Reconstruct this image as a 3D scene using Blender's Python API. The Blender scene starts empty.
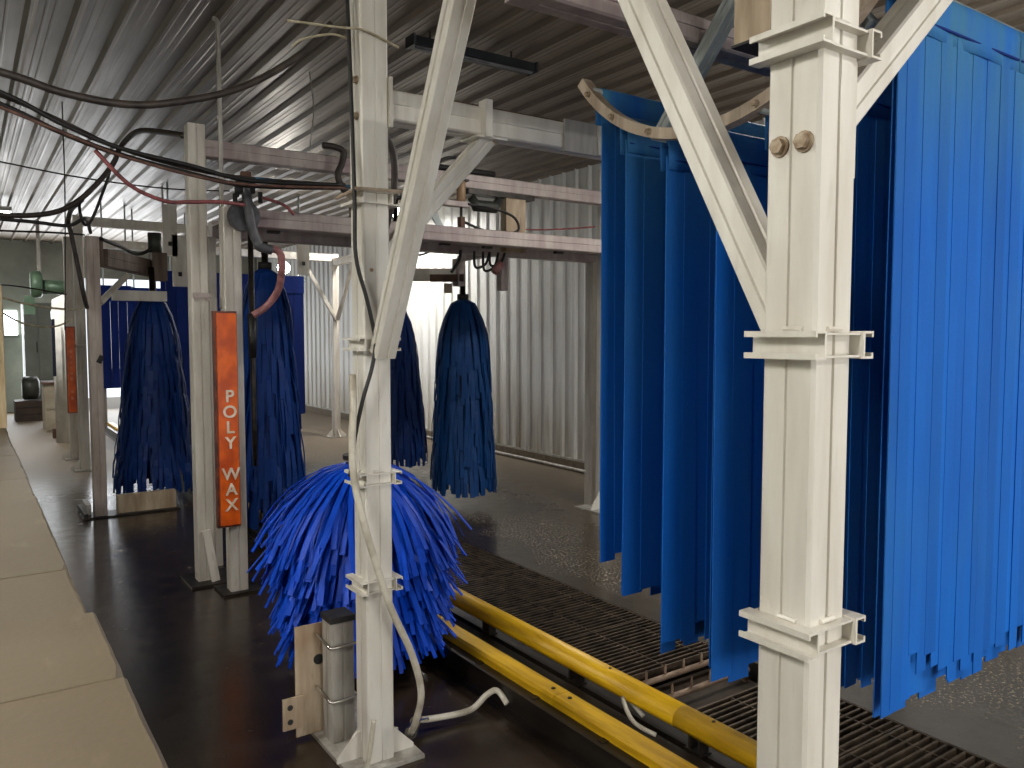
import bpy, math, random
from mathutils import Vector, Matrix
random.seed(7)
S = bpy.context.scene
COL = S.collection
PI = math.pi

# ------------------------------------------------------------------ camera
cam_d = bpy.data.cameras.new('camera'); cam = bpy.data.objects.new('camera', cam_d); COL.objects.link(cam)
cam.location = (0, 0, 1.54)
cam.rotation_euler = (math.radians(90 - 3.58), 0, math.radians(-34.46))
cam_d.sensor_width = 36.0; cam_d.lens = 797.5 / 1024 * 36.0
cam_d.clip_start = 0.05; cam_d.clip_end = 200
S.camera = cam

# ------------------------------------------------------------------ world, daylight, exposure
W = bpy.data.worlds.new('sky'); S.world = W; W.use_nodes = True
bg = W.node_tree.nodes['Background']
bg.inputs[0].default_value = (0.86, 0.93, 1.0, 1); bg.inputs[1].default_value = 1.6
S.view_settings.view_transform = 'Standard'; S.view_settings.look = 'None'
S.view_settings.gamma = 1.0; S.view_settings.use_curve_mapping = False
S.view_settings.exposure = 0.0

def area(name, loc, rot, sx, sy, power, col=(1, 1, 1), spread=180):
    d = bpy.data.lights.new(name, 'AREA'); d.shape = 'RECTANGLE'; d.size = sx; d.size_y = sy
    d.energy = power; d.color = col; d.spread = math.radians(spread)
    o = bpy.data.objects.new(name, d); COL.objects.link(o); o.location = loc; o.rotation_euler = rot
    return o
# daylight through the entrance door behind the camera and the exit door at the far end
area('entrance_daylight', (2.0, -5.3, 1.5), (math.radians(90), 0, 0), 4.6, 2.8, 190, (1.0, 0.96, 0.90))
area('exit_daylight', (1.9, 18.3, 1.6), (math.radians(-90), 0, 0), 3.0, 2.7, 130, (0.94, 0.97, 1.0))

# ------------------------------------------------------------------ materials
def lin(r, g, b):
    def f(c):
        c /= 255.0
        return c / 12.92 if c <= 0.04045 else ((c + 0.055) / 1.055) ** 2.4
    return (f(r), f(g), f(b), 1)

class NT:
    def __init__(s, name):
        s.m = bpy.data.materials.new(name); s.m.use_nodes = True
        s.t = s.m.node_tree; s.b = s.t.nodes['Principled BSDF']
    def n(s, typ, **kw):
        x = s.t.nodes.new(typ)
        for k, v in kw.items():
            if isinstance(k, str) and hasattr(x, k): setattr(x, k, v)
        return x
    def l(s, a, b): s.t.links.new(a, b)
    def pos(s, scale=(1, 1, 1), obj=False):
        c = s.n('ShaderNodeTexCoord') if obj else s.n('ShaderNodeNewGeometry')
        mp = s.n('ShaderNodeMapping'); mp.inputs['Scale'].default_value = scale
        s.l(c.outputs['Object' if obj else 'Position'], mp.inputs['Vector']); return mp.outputs[0]
    def noise(s, scale, vec=None, detail=4, rough=0.55):
        x = s.n('ShaderNodeTexNoise'); x.inputs['Scale'].default_value = scale
        x.inputs['Detail'].default_value = detail; x.inputs['Roughness'].default_value = rough
        if vec is not None: s.l(vec, x.inputs['Vector'])
        return x.outputs['Fac']
    def ramp(s, fac, stops):
        x = s.n('ShaderNodeValToRGB'); e = x.color_ramp.elements
        while len(e) < len(stops): e.new(0.5)
        for i, (p, c) in enumerate(stops): e[i].position = p; e[i].color = c if len(c) == 4 else (*c, 1)
        s.l(fac, x.inputs[0]); return x.outputs[0]
    def mix(s, fac, a, b, mode='MIX'):
        x = s.n('ShaderNodeMix', data_type='RGBA', blend_type=mode)
        for sock, v in ((x.inputs[0], fac), (x.inputs[6], a), (x.inputs[7], b)):
            if hasattr(v, 'is_linked') or hasattr(v, 'links'): s.l(v, sock)
            else: sock.default_value = v
        return x.outputs[2]
    def bump(s, h, strength=0.2, dist=0.01):
        x = s.n('ShaderNodeBump'); x.inputs['Strength'].default_value = strength; x.inputs['Distance'].default_value = dist
        s.l(h, x.inputs['Height']); s.l(x.outputs[0], s.b.inputs['Normal'])

def G(v): return (v, v, v, 1)
MAT = {}
def simple(name, c1, c2=None, rough=0.5, metal=0.0, scale=8, stretch=(1, 1, 1), bump=0.0, spec=None):
    k = NT(name)
    v = k.pos(stretch)
    f = k.noise(scale, v)
    if c2 is None: c2 = tuple(x * 0.7 for x in c1[:3]) + (1,)
    k.l(k.ramp(f, [(0.35, c2), (0.62, c1)]), k.b.inputs['Base Color'])
    k.b.inputs['Roughness'].default_value = rough; k.b.inputs['Metallic'].default_value = metal
    if spec is not None: k.b.inputs['Specular IOR Level'].default_value = spec
    if bump: k.bump(f, bump)
    MAT[name] = k.m; return k
# aluminium extrusions, whitened by years of detergent
def alu(name, clean, grime, stain, metal, rough, lo=0.44, hi=0.60):
    k = NT(name)
    a = k.noise(5, k.pos((3.0, 3.0, 0.5)), 5); b = k.noise(30, k.pos((1, 1, 0.25)), 3); c = k.noise(2.2, k.pos(), 4)
    col = k.mix(k.ramp(a, [(lo - .12, G(0.25)), (hi + .04, G(1))]), grime, clean)
    col = k.mix(k.ramp(c, [(0.55, G(0)), (0.75, G(0.55))]), col, stain)
    col = k.mix(k.ramp(b, [(0.62, G(0)), (0.72, G(0.5))]), col, grime)
    k.l(col, k.b.inputs['Base Color']); k.b.inputs['Metallic'].default_value = metal
    k.l(k.ramp(a, [(0.3, G(rough + .15)), (0.7, G(rough))]), k.b.inputs['Roughness'])
    k.bump(b, 0.05, 0.003); MAT[name] = k.m
alu('alu_white', lin(224, 220, 211), lin(200, 193, 180), lin(206, 192, 168), 0.15, 0.40)
alu('alu_grey', lin(186, 182, 174), lin(128, 122, 112), lin(140, 122, 104), 0.25, 0.42)
alu('alu_pink', lin(178, 167, 162), lin(144, 127, 126), lin(142, 113, 122), 0.2, 0.45)
alu('alu_post', lin(206, 200, 190), lin(168, 160, 148), lin(172, 154, 130), 0.2, 0.42)
alu('alu_weather', lin(188, 176, 166), lin(146, 130, 118), lin(140, 108, 88), 0.2, 0.45)
alu('alu_rust', lin(120, 104, 92), lin(78, 60, 48), lin(92, 58, 36), 0.2, 0.6)
alu('arc_steel', lin(196, 180, 160), lin(120, 96, 74), lin(140, 92, 56), 0.2, 0.5)
alu('plate_rust', lin(196, 178, 152), lin(128, 104, 80), lin(140, 96, 56), 0.15, 0.5)
alu('galv_blue', lin(176, 184, 184), lin(126, 132, 130), lin(150, 132, 104), 0.3, 0.45)
simple('dark_steel', lin(52, 46, 40), lin(22, 19, 16), 0.42, 0.5, 14)
simple('black_rubber', lin(28, 27, 26), lin(14, 13, 12), 0.5, 0, 20)
simple('black_cap', lin(40, 38, 36), lin(24, 23, 22), 0.6, 0, 30)
simple('cable_brown', lin(62, 52, 46), lin(36, 30, 27), 0.55, 0, 20)
simple('cable_black', lin(34, 31, 30), lin(20, 19, 18), 0.5, 0, 20)
simple('cable_copper', lin(124, 92, 80), lin(84, 60, 52), 0.45, 0.2, 20)
simple('hose_red', lin(152, 84, 84), lin(110, 60, 62), 0.45, 0, 20)
simple('hose_pink', lin(176, 120, 118), lin(128, 84, 84), 0.4, 0, 20)
simple('hose_cream', lin(206, 200, 184), lin(160, 150, 132), 0.4, 0, 12)
simple('cable_blue', lin(40, 90, 120), lin(24, 50, 74), 0.5, 0, 20)
simple('wire_white', lin(196, 186, 160), lin(150, 138, 110), 0.5, 0, 20)
simple('rust_box', lin(98, 70, 56), lin(62, 42, 33), 0.7, 0.1, 9, bump=0.2)
simple('grate_steel', lin(96, 82, 68), lin(52, 43, 35), 0.5, 0.5, 14)
simple('pit_dark', lin(36, 31, 26), lin(20, 17, 14), 0.6, 0, 6)
simple('pit_pipe', lin(140, 118, 98), lin(98, 78, 62), 0.5, 0.1, 12)
simple('yellow_paint', lin(218, 172, 20), lin(180, 136, 12), 0.42, 0.0, 5, (6, 0.6, 6))
simple('bed_steel', lin(44, 38, 32), lin(24, 20, 16), 0.35, 0.3, 5, (3, 0.6, 3))
simple('track_steel', lin(66, 54, 42), lin(40, 32, 25), 0.4, 0.3, 5, (4, 0.4, 4))
simple('chrome', lin(210, 206, 198), lin(150, 146, 138), 0.25, 0.9, 12)
simple('tan_motor', lin(168, 138, 104), lin(130, 100, 74), 0.5, 0.1, 12)
simple('grey_plastic', lin(92, 92, 96), lin(62, 62, 66), 0.45, 0.1, 12)
simple('fixture_black', lin(38, 42, 46), lin(24, 27, 30), 0.45, 0.1, 12)
simple('wood_post', lin(206, 186, 150), lin(176, 152, 114), 0.6, 0, 6, (6, 6, .6))
simple('green_blower', lin(96, 122, 98), lin(74, 98, 78), 0.4, 0.1, 6)
simple('white_panel', lin(226, 224, 218), lin(196, 194, 188), 0.4, 0, 4)
simple('navy_panel', lin(34, 46, 78), lin(24, 34, 60), 0.5, 0, 4)
simple('grey_door', lin(134, 140, 132), lin(112, 118, 110), 0.5, 0, 2)
simple('grey_wall', lin(176, 180, 170), lin(150, 154, 146), 0.6, 0, 2)
simple('beige_cabinet', lin(186, 176, 156), lin(150, 138, 118), 0.6, 0, 3)
simple('brown_box', lin(70, 52, 42), lin(48, 36, 28), 0.6, 0, 6)
simple('carton', lin(188, 150, 104), lin(160, 124, 82), 0.7, 0, 6)
simple('dark_motor', lin(66, 68, 62), lin(44, 46, 42), 0.45, 0.2, 8)
simple('sign_orange', lin(236, 104, 18), lin(196, 76, 20), 0.35, 0, 7, (2, 2, 1.2))
simple('sign_edge', lin(126, 70, 50), lin(78, 46, 38), 0.5, 0, 10)
simple('sign_letter', lin(240, 226, 206), lin(214, 190, 164), 0.4, 0, 20)
simple('sign_faint', lin(226, 140, 92), lin(210, 112, 60), 0.4, 0, 20)
simple('rust_bolt', lin(178, 162, 140), lin(134, 112, 88), 0.5, 0.4, 60)
def emit(name, col, st):
    k = NT(name); k.b.inputs['Base Color'].default_value = col
    k.b.inputs['Emission Color'].default_value = col; k.b.inputs['Emission Strength'].default_value = st
    MAT[name] = k.m
emit('lamp_glow', (1, 0.98, 0.92, 1), 40)
emit('window_glow', (0.92, 0.98, 1, 1), 6)

# foam / felt cloth in blue
def cloth(name, c1, c2, fade, ztop=None, rough=0.7, sheen=0.0):
    k = NT(name)
    oi = k.n('ShaderNodeObjectInfo')
    f = k.noise(6, k.pos((3, 3, 0.35)), 4)
    base = k.mix(f, c2, c1)
    r = k.ramp(oi.outputs['Random'], [(0, G(0.72)), (1, G(1.0))])
    base = k.mix(1.0, base, r, 'MULTIPLY')
    d = k.noise(1.7, k.pos((1.2, 1.2, 0.5)), 4)
    base = k.mix(k.ramp(d, [(0.5, G(0)), (0.8, G(0.45))]), base, fade)
    if ztop:   # detergent bloom that has dried into the top of the cloth
        sx = k.n('ShaderNodeSeparateXYZ'); g = k.n('ShaderNodeNewGeometry'); k.l(g.outputs['Position'], sx.inputs[0])
        mr = k.n('ShaderNodeMapRange'); mr.inputs[1].default_value = ztop - 0.55; mr.inputs[2].default_value = ztop
        k.l(sx.outputs['Z'], mr.inputs[0])
        e = k.noise(5, k.pos((2.5, 1, 0.5)), 5)
        mm = k.n('ShaderNodeMath', operation='MULTIPLY'); k.l(mr.outputs[0], mm.inputs[0]); k.l(k.ramp(e, [(0.3, G(0.1)), (0.65, G(1))]), mm.inputs[1])
        base = k.mix(mm.outputs[0], base, fade)
    k.l(base, k.b.inputs['Base Color']); k.b.inputs['Roughness'].default_value = rough
    k.b.inputs['Sheen Weight'].default_value = sheen; k.b.inputs['Specular IOR Level'].default_value = 0.3
    k.bump(k.noise(140, k.pos(), 3), 0.25, 0.002); MAT[name] = k.m
cloth('cloth_mitter', lin(0, 108, 206), lin(0, 84, 176), lin(60, 118, 150), 2.35)
cloth('cloth_far', lin(4, 52, 150), lin(2, 34, 112), lin(6, 46, 120))
cloth('bristle_royal', lin(0, 88, 228), lin(0, 58, 184), lin(0, 70, 196), None, 0.5, 0.0)
cloth('bristle_blue', lin(0, 66, 150), lin(0, 38, 104), lin(0, 50, 112), None, 0.55, 0.0)
cloth('bristle_teal', lin(0, 78, 146), lin(0, 48, 104), lin(4, 54, 104), None, 0.55, 0.0)

def floor_material():
    k = NT('wet_concrete')
    g = k.n('ShaderNodeNewGeometry'); sx = k.n('ShaderNodeSeparateXYZ'); k.l(g.outputs['Position'], sx.inputs[0])
    n1 = k.noise(1.1, k.pos(), 5); n2 = k.noise(9, k.pos(), 5); n3 = k.noise(60, k.pos(), 3, 0.7)
    # dry towards the far wall, soaked in the lane beside the conveyor
    def mr(src, a, b, c=0, d=1):
        m = k.n('ShaderNodeMapRange'); m.interpolation_type = 'SMOOTHSTEP'
        for i, v in enumerate((a, b, c, d)): m.inputs[i + 1].default_value = v
        k.l(src, m.inputs[0]); return m.outputs[0]
    def mth(op, a, b):
        m = k.n('ShaderNodeMath', operation=op)
        for i, v in enumerate((a, b)):
            if isinstance(v, (int, float)): m.inputs[i].default_value = v
            else: k.l(v, m.inputs[i])
        return m.outputs[0]
    wob = mth('MULTIPLY', mth('SUBTRACT', n1, 0.5), 1.6)
    xx = mth('ADD', sx.outputs['X'], wob); yy = mth('ADD', sx.outputs['Y'], wob)
    dryx = mr(xx, 3.7, 6.0); dryy = mr(yy, 8.0, 10.5)
    dry = mth('MAXIMUM', dryx, dryy)
    dryc = k.mix(n2, lin(108, 96, 82), lin(140, 126, 108))
    wetc = k.mix(n2, lin(36, 28, 21), lin(56, 45, 34))
    col = k.mix(dry, wetc, dryc)
    # puddled grit with foam between grate and wall
    band = mth('MULTIPLY', mr(xx, 3.2, 3.5), mr(xx, 4.3, 3.9))
    spk = mth('MULTIPLY', k.ramp(n3, [(0.55, G(0)), (0.66, G(1))]), band)
    col = k.mix(mth('MULTIPLY', spk, k.ramp(n1, [(0.4, G(0.15)), (0.55, G(.9))])), col, lin(206, 192, 168))
    k.l(col, k.b.inputs['Base Color'])
    rough = mth('ADD', mth('MULTIPLY', dry, 0.35), mth('ADD', 0.10, mth('MULTIPLY', n2, 0.25)))
    k.l(rough, k.b.inputs['Roughness'])
    k.bump(mth('ADD', n2, mth('MULTIPLY', n3, 0.4)), 0.12, 0.01); MAT['floor'] = k.m
floor_material()
def block_material():
    k = NT('painted_block')
    a = k.noise(2.5, k.pos(), 5); b = k.noise(60, k.pos(), 4); c = k.noise(14, k.pos((1, .3, 1)), 4)
    col = k.mix(a, lin(100, 89, 71), lin(126, 113, 92))
    col = k.mix(k.ramp(c, [(0.62, G(0)), (0.75, G(0.3))]), col, lin(150, 136, 110))
    k.l(col, k.b.inputs['Base Color']); k.b.inputs['Roughness'].default_value = 0.5
    k.bump(b, 0.2, 0.004); MAT['block'] = k.m
block_material()
simple('mortar', lin(112, 99, 80), lin(92, 80, 63), 0.8, 0, 20)
def sheet(name, c1, c2, stain, metal, rough, stretch, splash=None):
    k = NT(name)
    a = k.noise(3, k.pos(stretch), 5); b = k.noise(0.9, k.pos(), 4)
    col = k.mix(a, c2, c1); col = k.mix(k.ramp(b, [(0.5, G(0)), (0.75, G(0.6))]), col, stain)
    if splash:   # mud splashed and dried on the lowest metre
        g = k.n('ShaderNodeNewGeometry'); sx = k.n('ShaderNodeSeparateXYZ'); k.l(g.outputs['Position'], sx.inputs[0])
        mr = k.n('ShaderNodeMapRange'); mr.inputs[1].default_value = 1.0; mr.inputs[2].default_value = 0.1; k.l(sx.outputs['Z'], mr.inputs[0])
        mm = k.n('ShaderNodeMath', operation='MULTIPLY'); k.l(mr.outputs[0], mm.inputs[0]); k.l(k.ramp(a, [(0.35, G(0.15)), (0.65, G(0.9))]), mm.inputs[1])
        col = k.mix(mm.outputs[0], col, splash)
    k.l(col, k.b.inputs['Base Color']); k.b.inputs['Metallic'].default_value = metal
    k.l(k.ramp(a, [(0.3, G(rough + .12)), (0.7, G(rough))]), k.b.inputs['Roughness'])
    MAT[name] = k.m
sheet('ceiling_sheet', lin(138, 126, 112), lin(98, 88, 76), lin(84, 73, 62), 0.40, 0.36, (4, .25, 4))
sheet('wall_sheet', lin(238, 238, 236), lin(222, 223, 220), lin(210, 208, 198), 0.0, 0.36, (3, 3, .3), lin(150, 136, 106))

# ------------------------------------------------------------------ mesh helpers
class MB:
    def __init__(s): s.v = []; s.f = []
    def add(s, vs, fs):
        o = len(s.v); s.v += [tuple(p) for p in vs]; s.f += [tuple(i + o for i in q) for q in fs]; return s
    def box(s, x0, x1, y0, y1, z0, z1):
        return s.add([(x0, y0, z0), (x1, y0, z0), (x1, y1, z0), (x0, y1, z0), (x0, y0, z1), (x1, y0, z1), (x1, y1, z1), (x0, y1, z1)],
                     [(0, 3, 2, 1), (4, 5, 6, 7), (0, 1, 5, 4), (1, 2, 6, 5), (2, 3, 7, 6), (3, 0, 4, 7)])
    def sweep(s, prof, p0, p1, up=(0, 0, 1)):
        """extrude a 2-D profile (u,v) from p0 to p1; v axis is near 'up'"""
        p0 = Vector(p0); p1 = Vector(p1); d = (p1 - p0).normalized(); up = Vector(up)
        if abs(d.dot(up)) > 0.95: up = Vector((0, 1, 0))
        u = d.cross(up).normalized(); w = u.cross(d)
        n = len(prof)
        vs = [p0 + u * a + w * b for a, b in prof] + [p1 + u * a + w * b for a, b in prof]
        fs = [(i, (i + 1) % n, n + (i + 1) % n, n + i) for i in range(n)]
        fs += [tuple(range(n))[::-1], tuple(range(n, 2 * n))]
        return s.add(vs, fs)
    def tube(s, pts, r, seg=8):
        pts = [Vector(p) for p in pts]; n = len(pts); rings = []
        t0 = (pts[1] - pts[0]).normalized()
        a = Vector((0, 0, 1)) if abs(t0.z) < 0.9 else Vector((1, 0, 0))
        u = t0.cross(a).normalized()
        for i, p in enumerate(pts):
            t = (pts[min(i + 1, n - 1)] - pts[max(i - 1, 0)]).normalized()
            u = (u - t * u.dot(t)).normalized(); w = t.cross(u)
            rr = r[i] if isinstance(r, (list, tuple)) else r
            rings.append([p + (u * math.cos(2 * PI * k / seg) + w * math.sin(2 * PI * k / seg)) * rr for k in range(seg)])
        vs = [q for g in rings for q in g]; fs = []
        for i in range(n - 1):
            for k in range(seg):
                k2 = (k + 1) % seg; fs.append((i * seg + k, i * seg + k2, (i + 1) * seg + k2, (i + 1) * seg + k))
        fs += [tuple(range(seg))[::-1], tuple(range((n - 1) * seg, n * seg))]
        return s.add(vs, fs)
    def ribbon(s, pts, sides, w, th):
        """a strip of rectangular section along pts; sides[i] is the width direction"""
        n = len(pts); vs = []
        for i, p in enumerate(pts):
            p = Vector(p); t = (Vector(pts[min(i + 1, n - 1)]) - Vector(pts[max(i - 1, 0)])).normalized()
            u = Vector(sides[i]); u = (u - t * u.dot(t)).normalized(); m = t.cross(u)
            vs += [p + u * w / 2 + m * th / 2, p - u * w / 2 + m * th / 2, p - u * w / 2 - m * th / 2, p + u * w / 2 - m * th / 2]
        fs = []
        for i in range(n - 1):
            a = i * 4; b = a + 4
            for k in range(4): k2 = (k + 1) % 4; fs.append((a + k, a + k2, b + k2, b + k))
        fs += [(3, 2, 1, 0), (n * 4 - 4, n * 4 - 3, n * 4 - 2, n * 4 - 1)]
        return s.add(vs, fs)
    def mesh(s, name, mat, smooth=False):
        m = bpy.data.meshes.new(name); m.from_pydata(s.v, [], s.f)
        m.materials.append(MAT[mat] if isinstance(mat, str) else mat)
        if smooth: m.polygons.foreach_set('use_smooth', [True] * len(m.polygons))
        m.update(); return m
    def build(s, name, mat, parent=None, smooth=False):
        o = bpy.data.objects.new(name, s.mesh(name, mat, smooth)); COL.objects.link(o)
        if parent is not None: put(o, parent)
        return o

def put(o, parent):
    o.parent = parent; o.matrix_parent_inverse = world_of(parent).inverted()
def world_of(o):
    m = o.matrix_basis.copy()
    while o.parent is not None:
        m = o.matrix_parent_inverse @ m
        o = o.parent; m = o.matrix_basis @ m
    return m
def tag(o, label=None, cat=None, group=None, kind=None):
    if label: o['label'] = label
    if cat: o['category'] = cat
    if group: o['group'] = group
    if kind: o['kind'] = kind
    return o
def thing(name, loc, label, cat, group=None):
    o = bpy.data.objects.new(name, None); COL.objects.link(o); o.location = loc; o.empty_display_size = 0.1
    return tag(o, label, cat, group)
def smooth_pts(ctrl, n=6):
    P = [Vector(p) for p in ctrl]; out = []
    for i in range(len(P) - 1):
        a = P[max(i - 1, 0)]; b = P[i]; c = P[i + 1]; d = P[min(i + 2, len(P) - 1)]
        for k in range(n):
            t = k / n
            out.append(0.5 * ((2 * b) + (c - a) * t + (2 * a - 5 * b + 4 * c - d) * t * t + (3 * b - a - 3 * c + d) * t ** 3))
    out.append(P[-1]); return out
def cable(name, ctrl, r, mat, label=None, cat='cable', parent=None, seg=7):
    o = MB().tube(smooth_pts(ctrl), r, seg).build(name, mat, parent, True)
    if label: tag(o, label, cat)
    return o
def grooved(w, h=None, g=0.004, gw=0.003, c=0.006):
    """rounded rectangular extrusion profile with a seam groove in the middle of every face"""
    h = h or w; a = w / 2; b = h / 2
    P = []
    def face(p, q, nrm):
        p = Vector(p); q = Vector(q); d = (q - p).normalized(); m = (p + q) / 2; nn = Vector(nrm)
        return [p + d * c, m - d * gw * 1.5, m - d * gw - nn * g, m + d * gw - nn * g, m + d * gw * 1.5, q - d * c]
    P += face((-a, -b), (a, -b), (0, -1)); P += face((a, -b), (a, b), (1, 0))
    P += face((a, b), (-a, b), (0, 1)); P += face((-a, b), (-a, -b), (-1, 0))
    return [(p.x, p.y) for p in P]
PS = 0.1016
PROF = grooved(PS); BEAM = grooved(0.09, 0.104); BRACE = grooved(0.062, 0.074, 0.005, 0.004, 0.004)
def chan(w=0.028, h=0.046, t=0.004, lip=0.010):
    """C channel section: web at u=0, opening towards +u"""
    return [(0, -h/2), (w, -h/2), (w, -h/2 + lip), (w - t, -h/2 + lip), (w - t, -h/2 + t), (t, -h/2 + t), (t, h/2 - t), (w - t, h/2 - t), (w - t, h/2 - lip), (w, h/2 - lip), (w, h/2), (0, h/2)]

# ================================================================== the setting
ZC = 3.379; XW = 5.645; Y0 = -5.5; Y1 = 18.6; XL = -2.4
PX0, PX1, PY0, PY1 = 2.27, 3.01, -0.55, 6.44      # drain pit under the grates
b = MB()
xs = [XL, PX0, PX1, XW + .1]; ys = [Y0 - 2, PY0, PY1, Y1 + 3]
for i in range(3):
    for j in range(3):
        if i == 1 and j == 1: continue
        b.add([(xs[i], ys[j], 0), (xs[i+1], ys[j], 0), (xs[i+1], ys[j+1], 0), (xs[i], ys[j+1], 0)], [(0, 1, 2, 3)])
floor = tag(b.build('floor', 'floor'), 'wet dark concrete floor, drier and tan beside the white wall', kind='structure')
b = MB(); D = -0.35
b.add([(PX0, PY0, D), (PX1, PY0, D), (PX1, PY1, D), (PX0, PY1, D), (PX0, PY0, 0), (PX1, PY0, 0), (PX1, PY1, 0), (PX0, PY1, 0)],
      [(0, 1, 2, 3), (0, 4, 5, 1), (1, 5, 6, 2), (2, 6, 7, 3), (3, 7, 4, 0)])
b.build('drain_pit', 'pit_dark', floor)

# corrugated sheets: a panel carries four ribs at 9 in
def rib_profile(n=4, pitch=0.2286, h=0.026, base=0.062, top=0.016):
    P = [(0, 0)]
    for i in range(n):
        c = (i + 0.5) * pitch
        P += [(c - base/2, 0), (c - top/2, h), (c + top/2, h), (c + base/2, 0)]
        for q in (0.074, 0.118):
            P += [(c + q - 0.011, 0), (c + q - 0.005, 0.002), (c + q + 0.005, 0.002), (c + q + 0.011, 0)]
    P.append((n * pitch, 0)); return P
RP = rib_profile(); PWID = 4 * 0.2286
def panel_mesh(name, length, mat, ceiling):
    b = MB(); n = len(RP); vs = []
    for t in (0, length):
        for u, h in RP: vs.append((u, t, -h) if ceiling else (-h, u, t))
    # thickness behind
    back = 0.006
    for t in (0, length):
        for u, h in (RP[0], RP[-1]): vs.append((u, t, back) if ceiling else (back, u, t))
    fs = [(i, n + i, n + i + 1, i + 1) if ceiling else (i, i + 1, n + i + 1, n + i) for i in range(n - 1)]
    k = 2 * n; fs.append((k, k + 1, k + 3, k + 2)); fs.append((0, k, k + 2, n)); fs.append((n - 1, 2 * n - 1, k + 3, k + 1))
    return b.add(vs, fs).mesh(name, mat)
ceil = tag(MB().box(XL, XW + .1, Y0, Y1, ZC + 0.012, ZC + 0.1).build('ceiling', 'ceiling_sheet'), 'ribbed steel sheet ceiling, dark overhead and bright at the far end', kind='structure')
LEN = (Y1 - Y0) / 3
pm = panel_mesh('panel', LEN - 0.004, 'ceiling_sheet', True)
x = 0.376 - 0.1143 - 3 * PWID + 0.0
while x < XW:
    for j in range(3):
        o = bpy.data.objects.new('panel', pm); COL.objects.link(o); o.location = (x, Y0 + j * LEN, ZC - 0.0015 * (j % 2)); put(o, ceil)
    x += PWID
wall = tag(MB().box(XW + 0.008, XW + 0.1, Y0, Y1, 0, ZC).build('wall_right', 'wall_sheet'), 'white ribbed sheet metal wall across the wash bay', kind='structure')
pw = panel_mesh('panel', ZC - 0.13, 'wall_sheet', False)
y = Y0
while y < Y1 - 0.2:
    o = bpy.data.objects.new('panel', pw); COL.objects.link(o); o.location = (XW, y, 0.12); put(o, wall); y += PWID
MB().box(XW - 0.03, XW + 0.008, Y0, Y1, 0, 0.115).build('base_plate', 'mortar', wall)
MB().box(XW - 0.028, XW + 0.008, Y0, Y1, 0.115, 0.135).build('base_flashing', 'alu_grey', wall)
tag(MB().box(XL - .1, XL, Y0, Y1, 0, ZC).build('wall_left', 'grey_wall'), 'plain grey wall behind the walkway', kind='structure')
# end wall with the exit door; entrance wall behind the camera with its door
def wall_with_hole(name, y0, y1, hx0, hx1, hz, mat, label):
    b = MB().box(XL, hx0, y0, y1, 0, ZC).box(hx1, XW, y0, y1, 0, ZC).box(hx0, hx1, y0, y1, hz, ZC)
    return tag(b.build(name, mat), label, kind='structure')
wb = wall_with_hole('wall_back', Y1, Y1 + 0.15, 1.75, 4.6, 2.7, 'grey_wall', 'grey end wall around the bright exit opening')
wall_with_hole('wall_front', Y0 - 0.15, Y0, -0.4, 4.4, 2.95, 'grey_wall', 'entrance wall behind the viewer')

# block half wall on the left, its cap course laid block by block
kw = tag(MB().box(-0.075, 0.20, -1.5, 6.35, 0, 0.72).build('wall_half', 'block'), 'beige painted concrete block half wall in the left foreground', kind='structure')
ych = [(-0.87 + 0.4055 * i) for i in range(18)]
for i, yy in enumerate(ych):
    dx = random.uniform(-0.004, 0.004)
    if yy < 1.9: dx += 0.004
    else: dx -= 0.006
    y1 = yy + 0.4055 - 0.002
    b = MB(); c = 0.006; x0, x1, z0, z1 = -0.09, 0.216 + dx, 0.722, 0.92 + random.uniform(-.0015, .0015)
    n = 7; prof = []
    # slightly chipped front arris
    vs = []; fs = []
    for k in range(n + 1):
        t = yy + (y1 - yy) * k / n; e = random.uniform(0, 0.004) + (0.008 if k in (0, n) and random.random() < .4 else 0)
        vs += [(x0, t, z0), (x1, t, z0), (x1, t, z1 - c - e), (x1 - c - e, t, z1), (x0, t, z1)]
    for k in range(n):
        for q in range(5):
            q2 = (q + 1) % 5; fs.append((k * 5 + q, k * 5 + q2, k * 5 + 5 + q2, k * 5 + 5 + q)[::-1])
    fs += [(0, 1, 2, 3, 4), tuple(n * 5 + q for q in (4, 3, 2, 1, 0))]
    b.add(vs, fs).build('cap_block', 'block', kw)
MB().box(-0.085, 0.205, -1.0, 6.3, 0.71, 0.916).build('mortar_joint', 'mortar', kw)
tag(MB().sweep(grooved(0.045, 0.09, 0, 0.001, 0.003), (0.172, 6.25, 0.92), (0.172, 6.25, 1.86), (1, 0, 0)).build('timber_stud', 'wood_post'), 'pale timber stud standing on the end of the block half wall', 'post')

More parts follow.
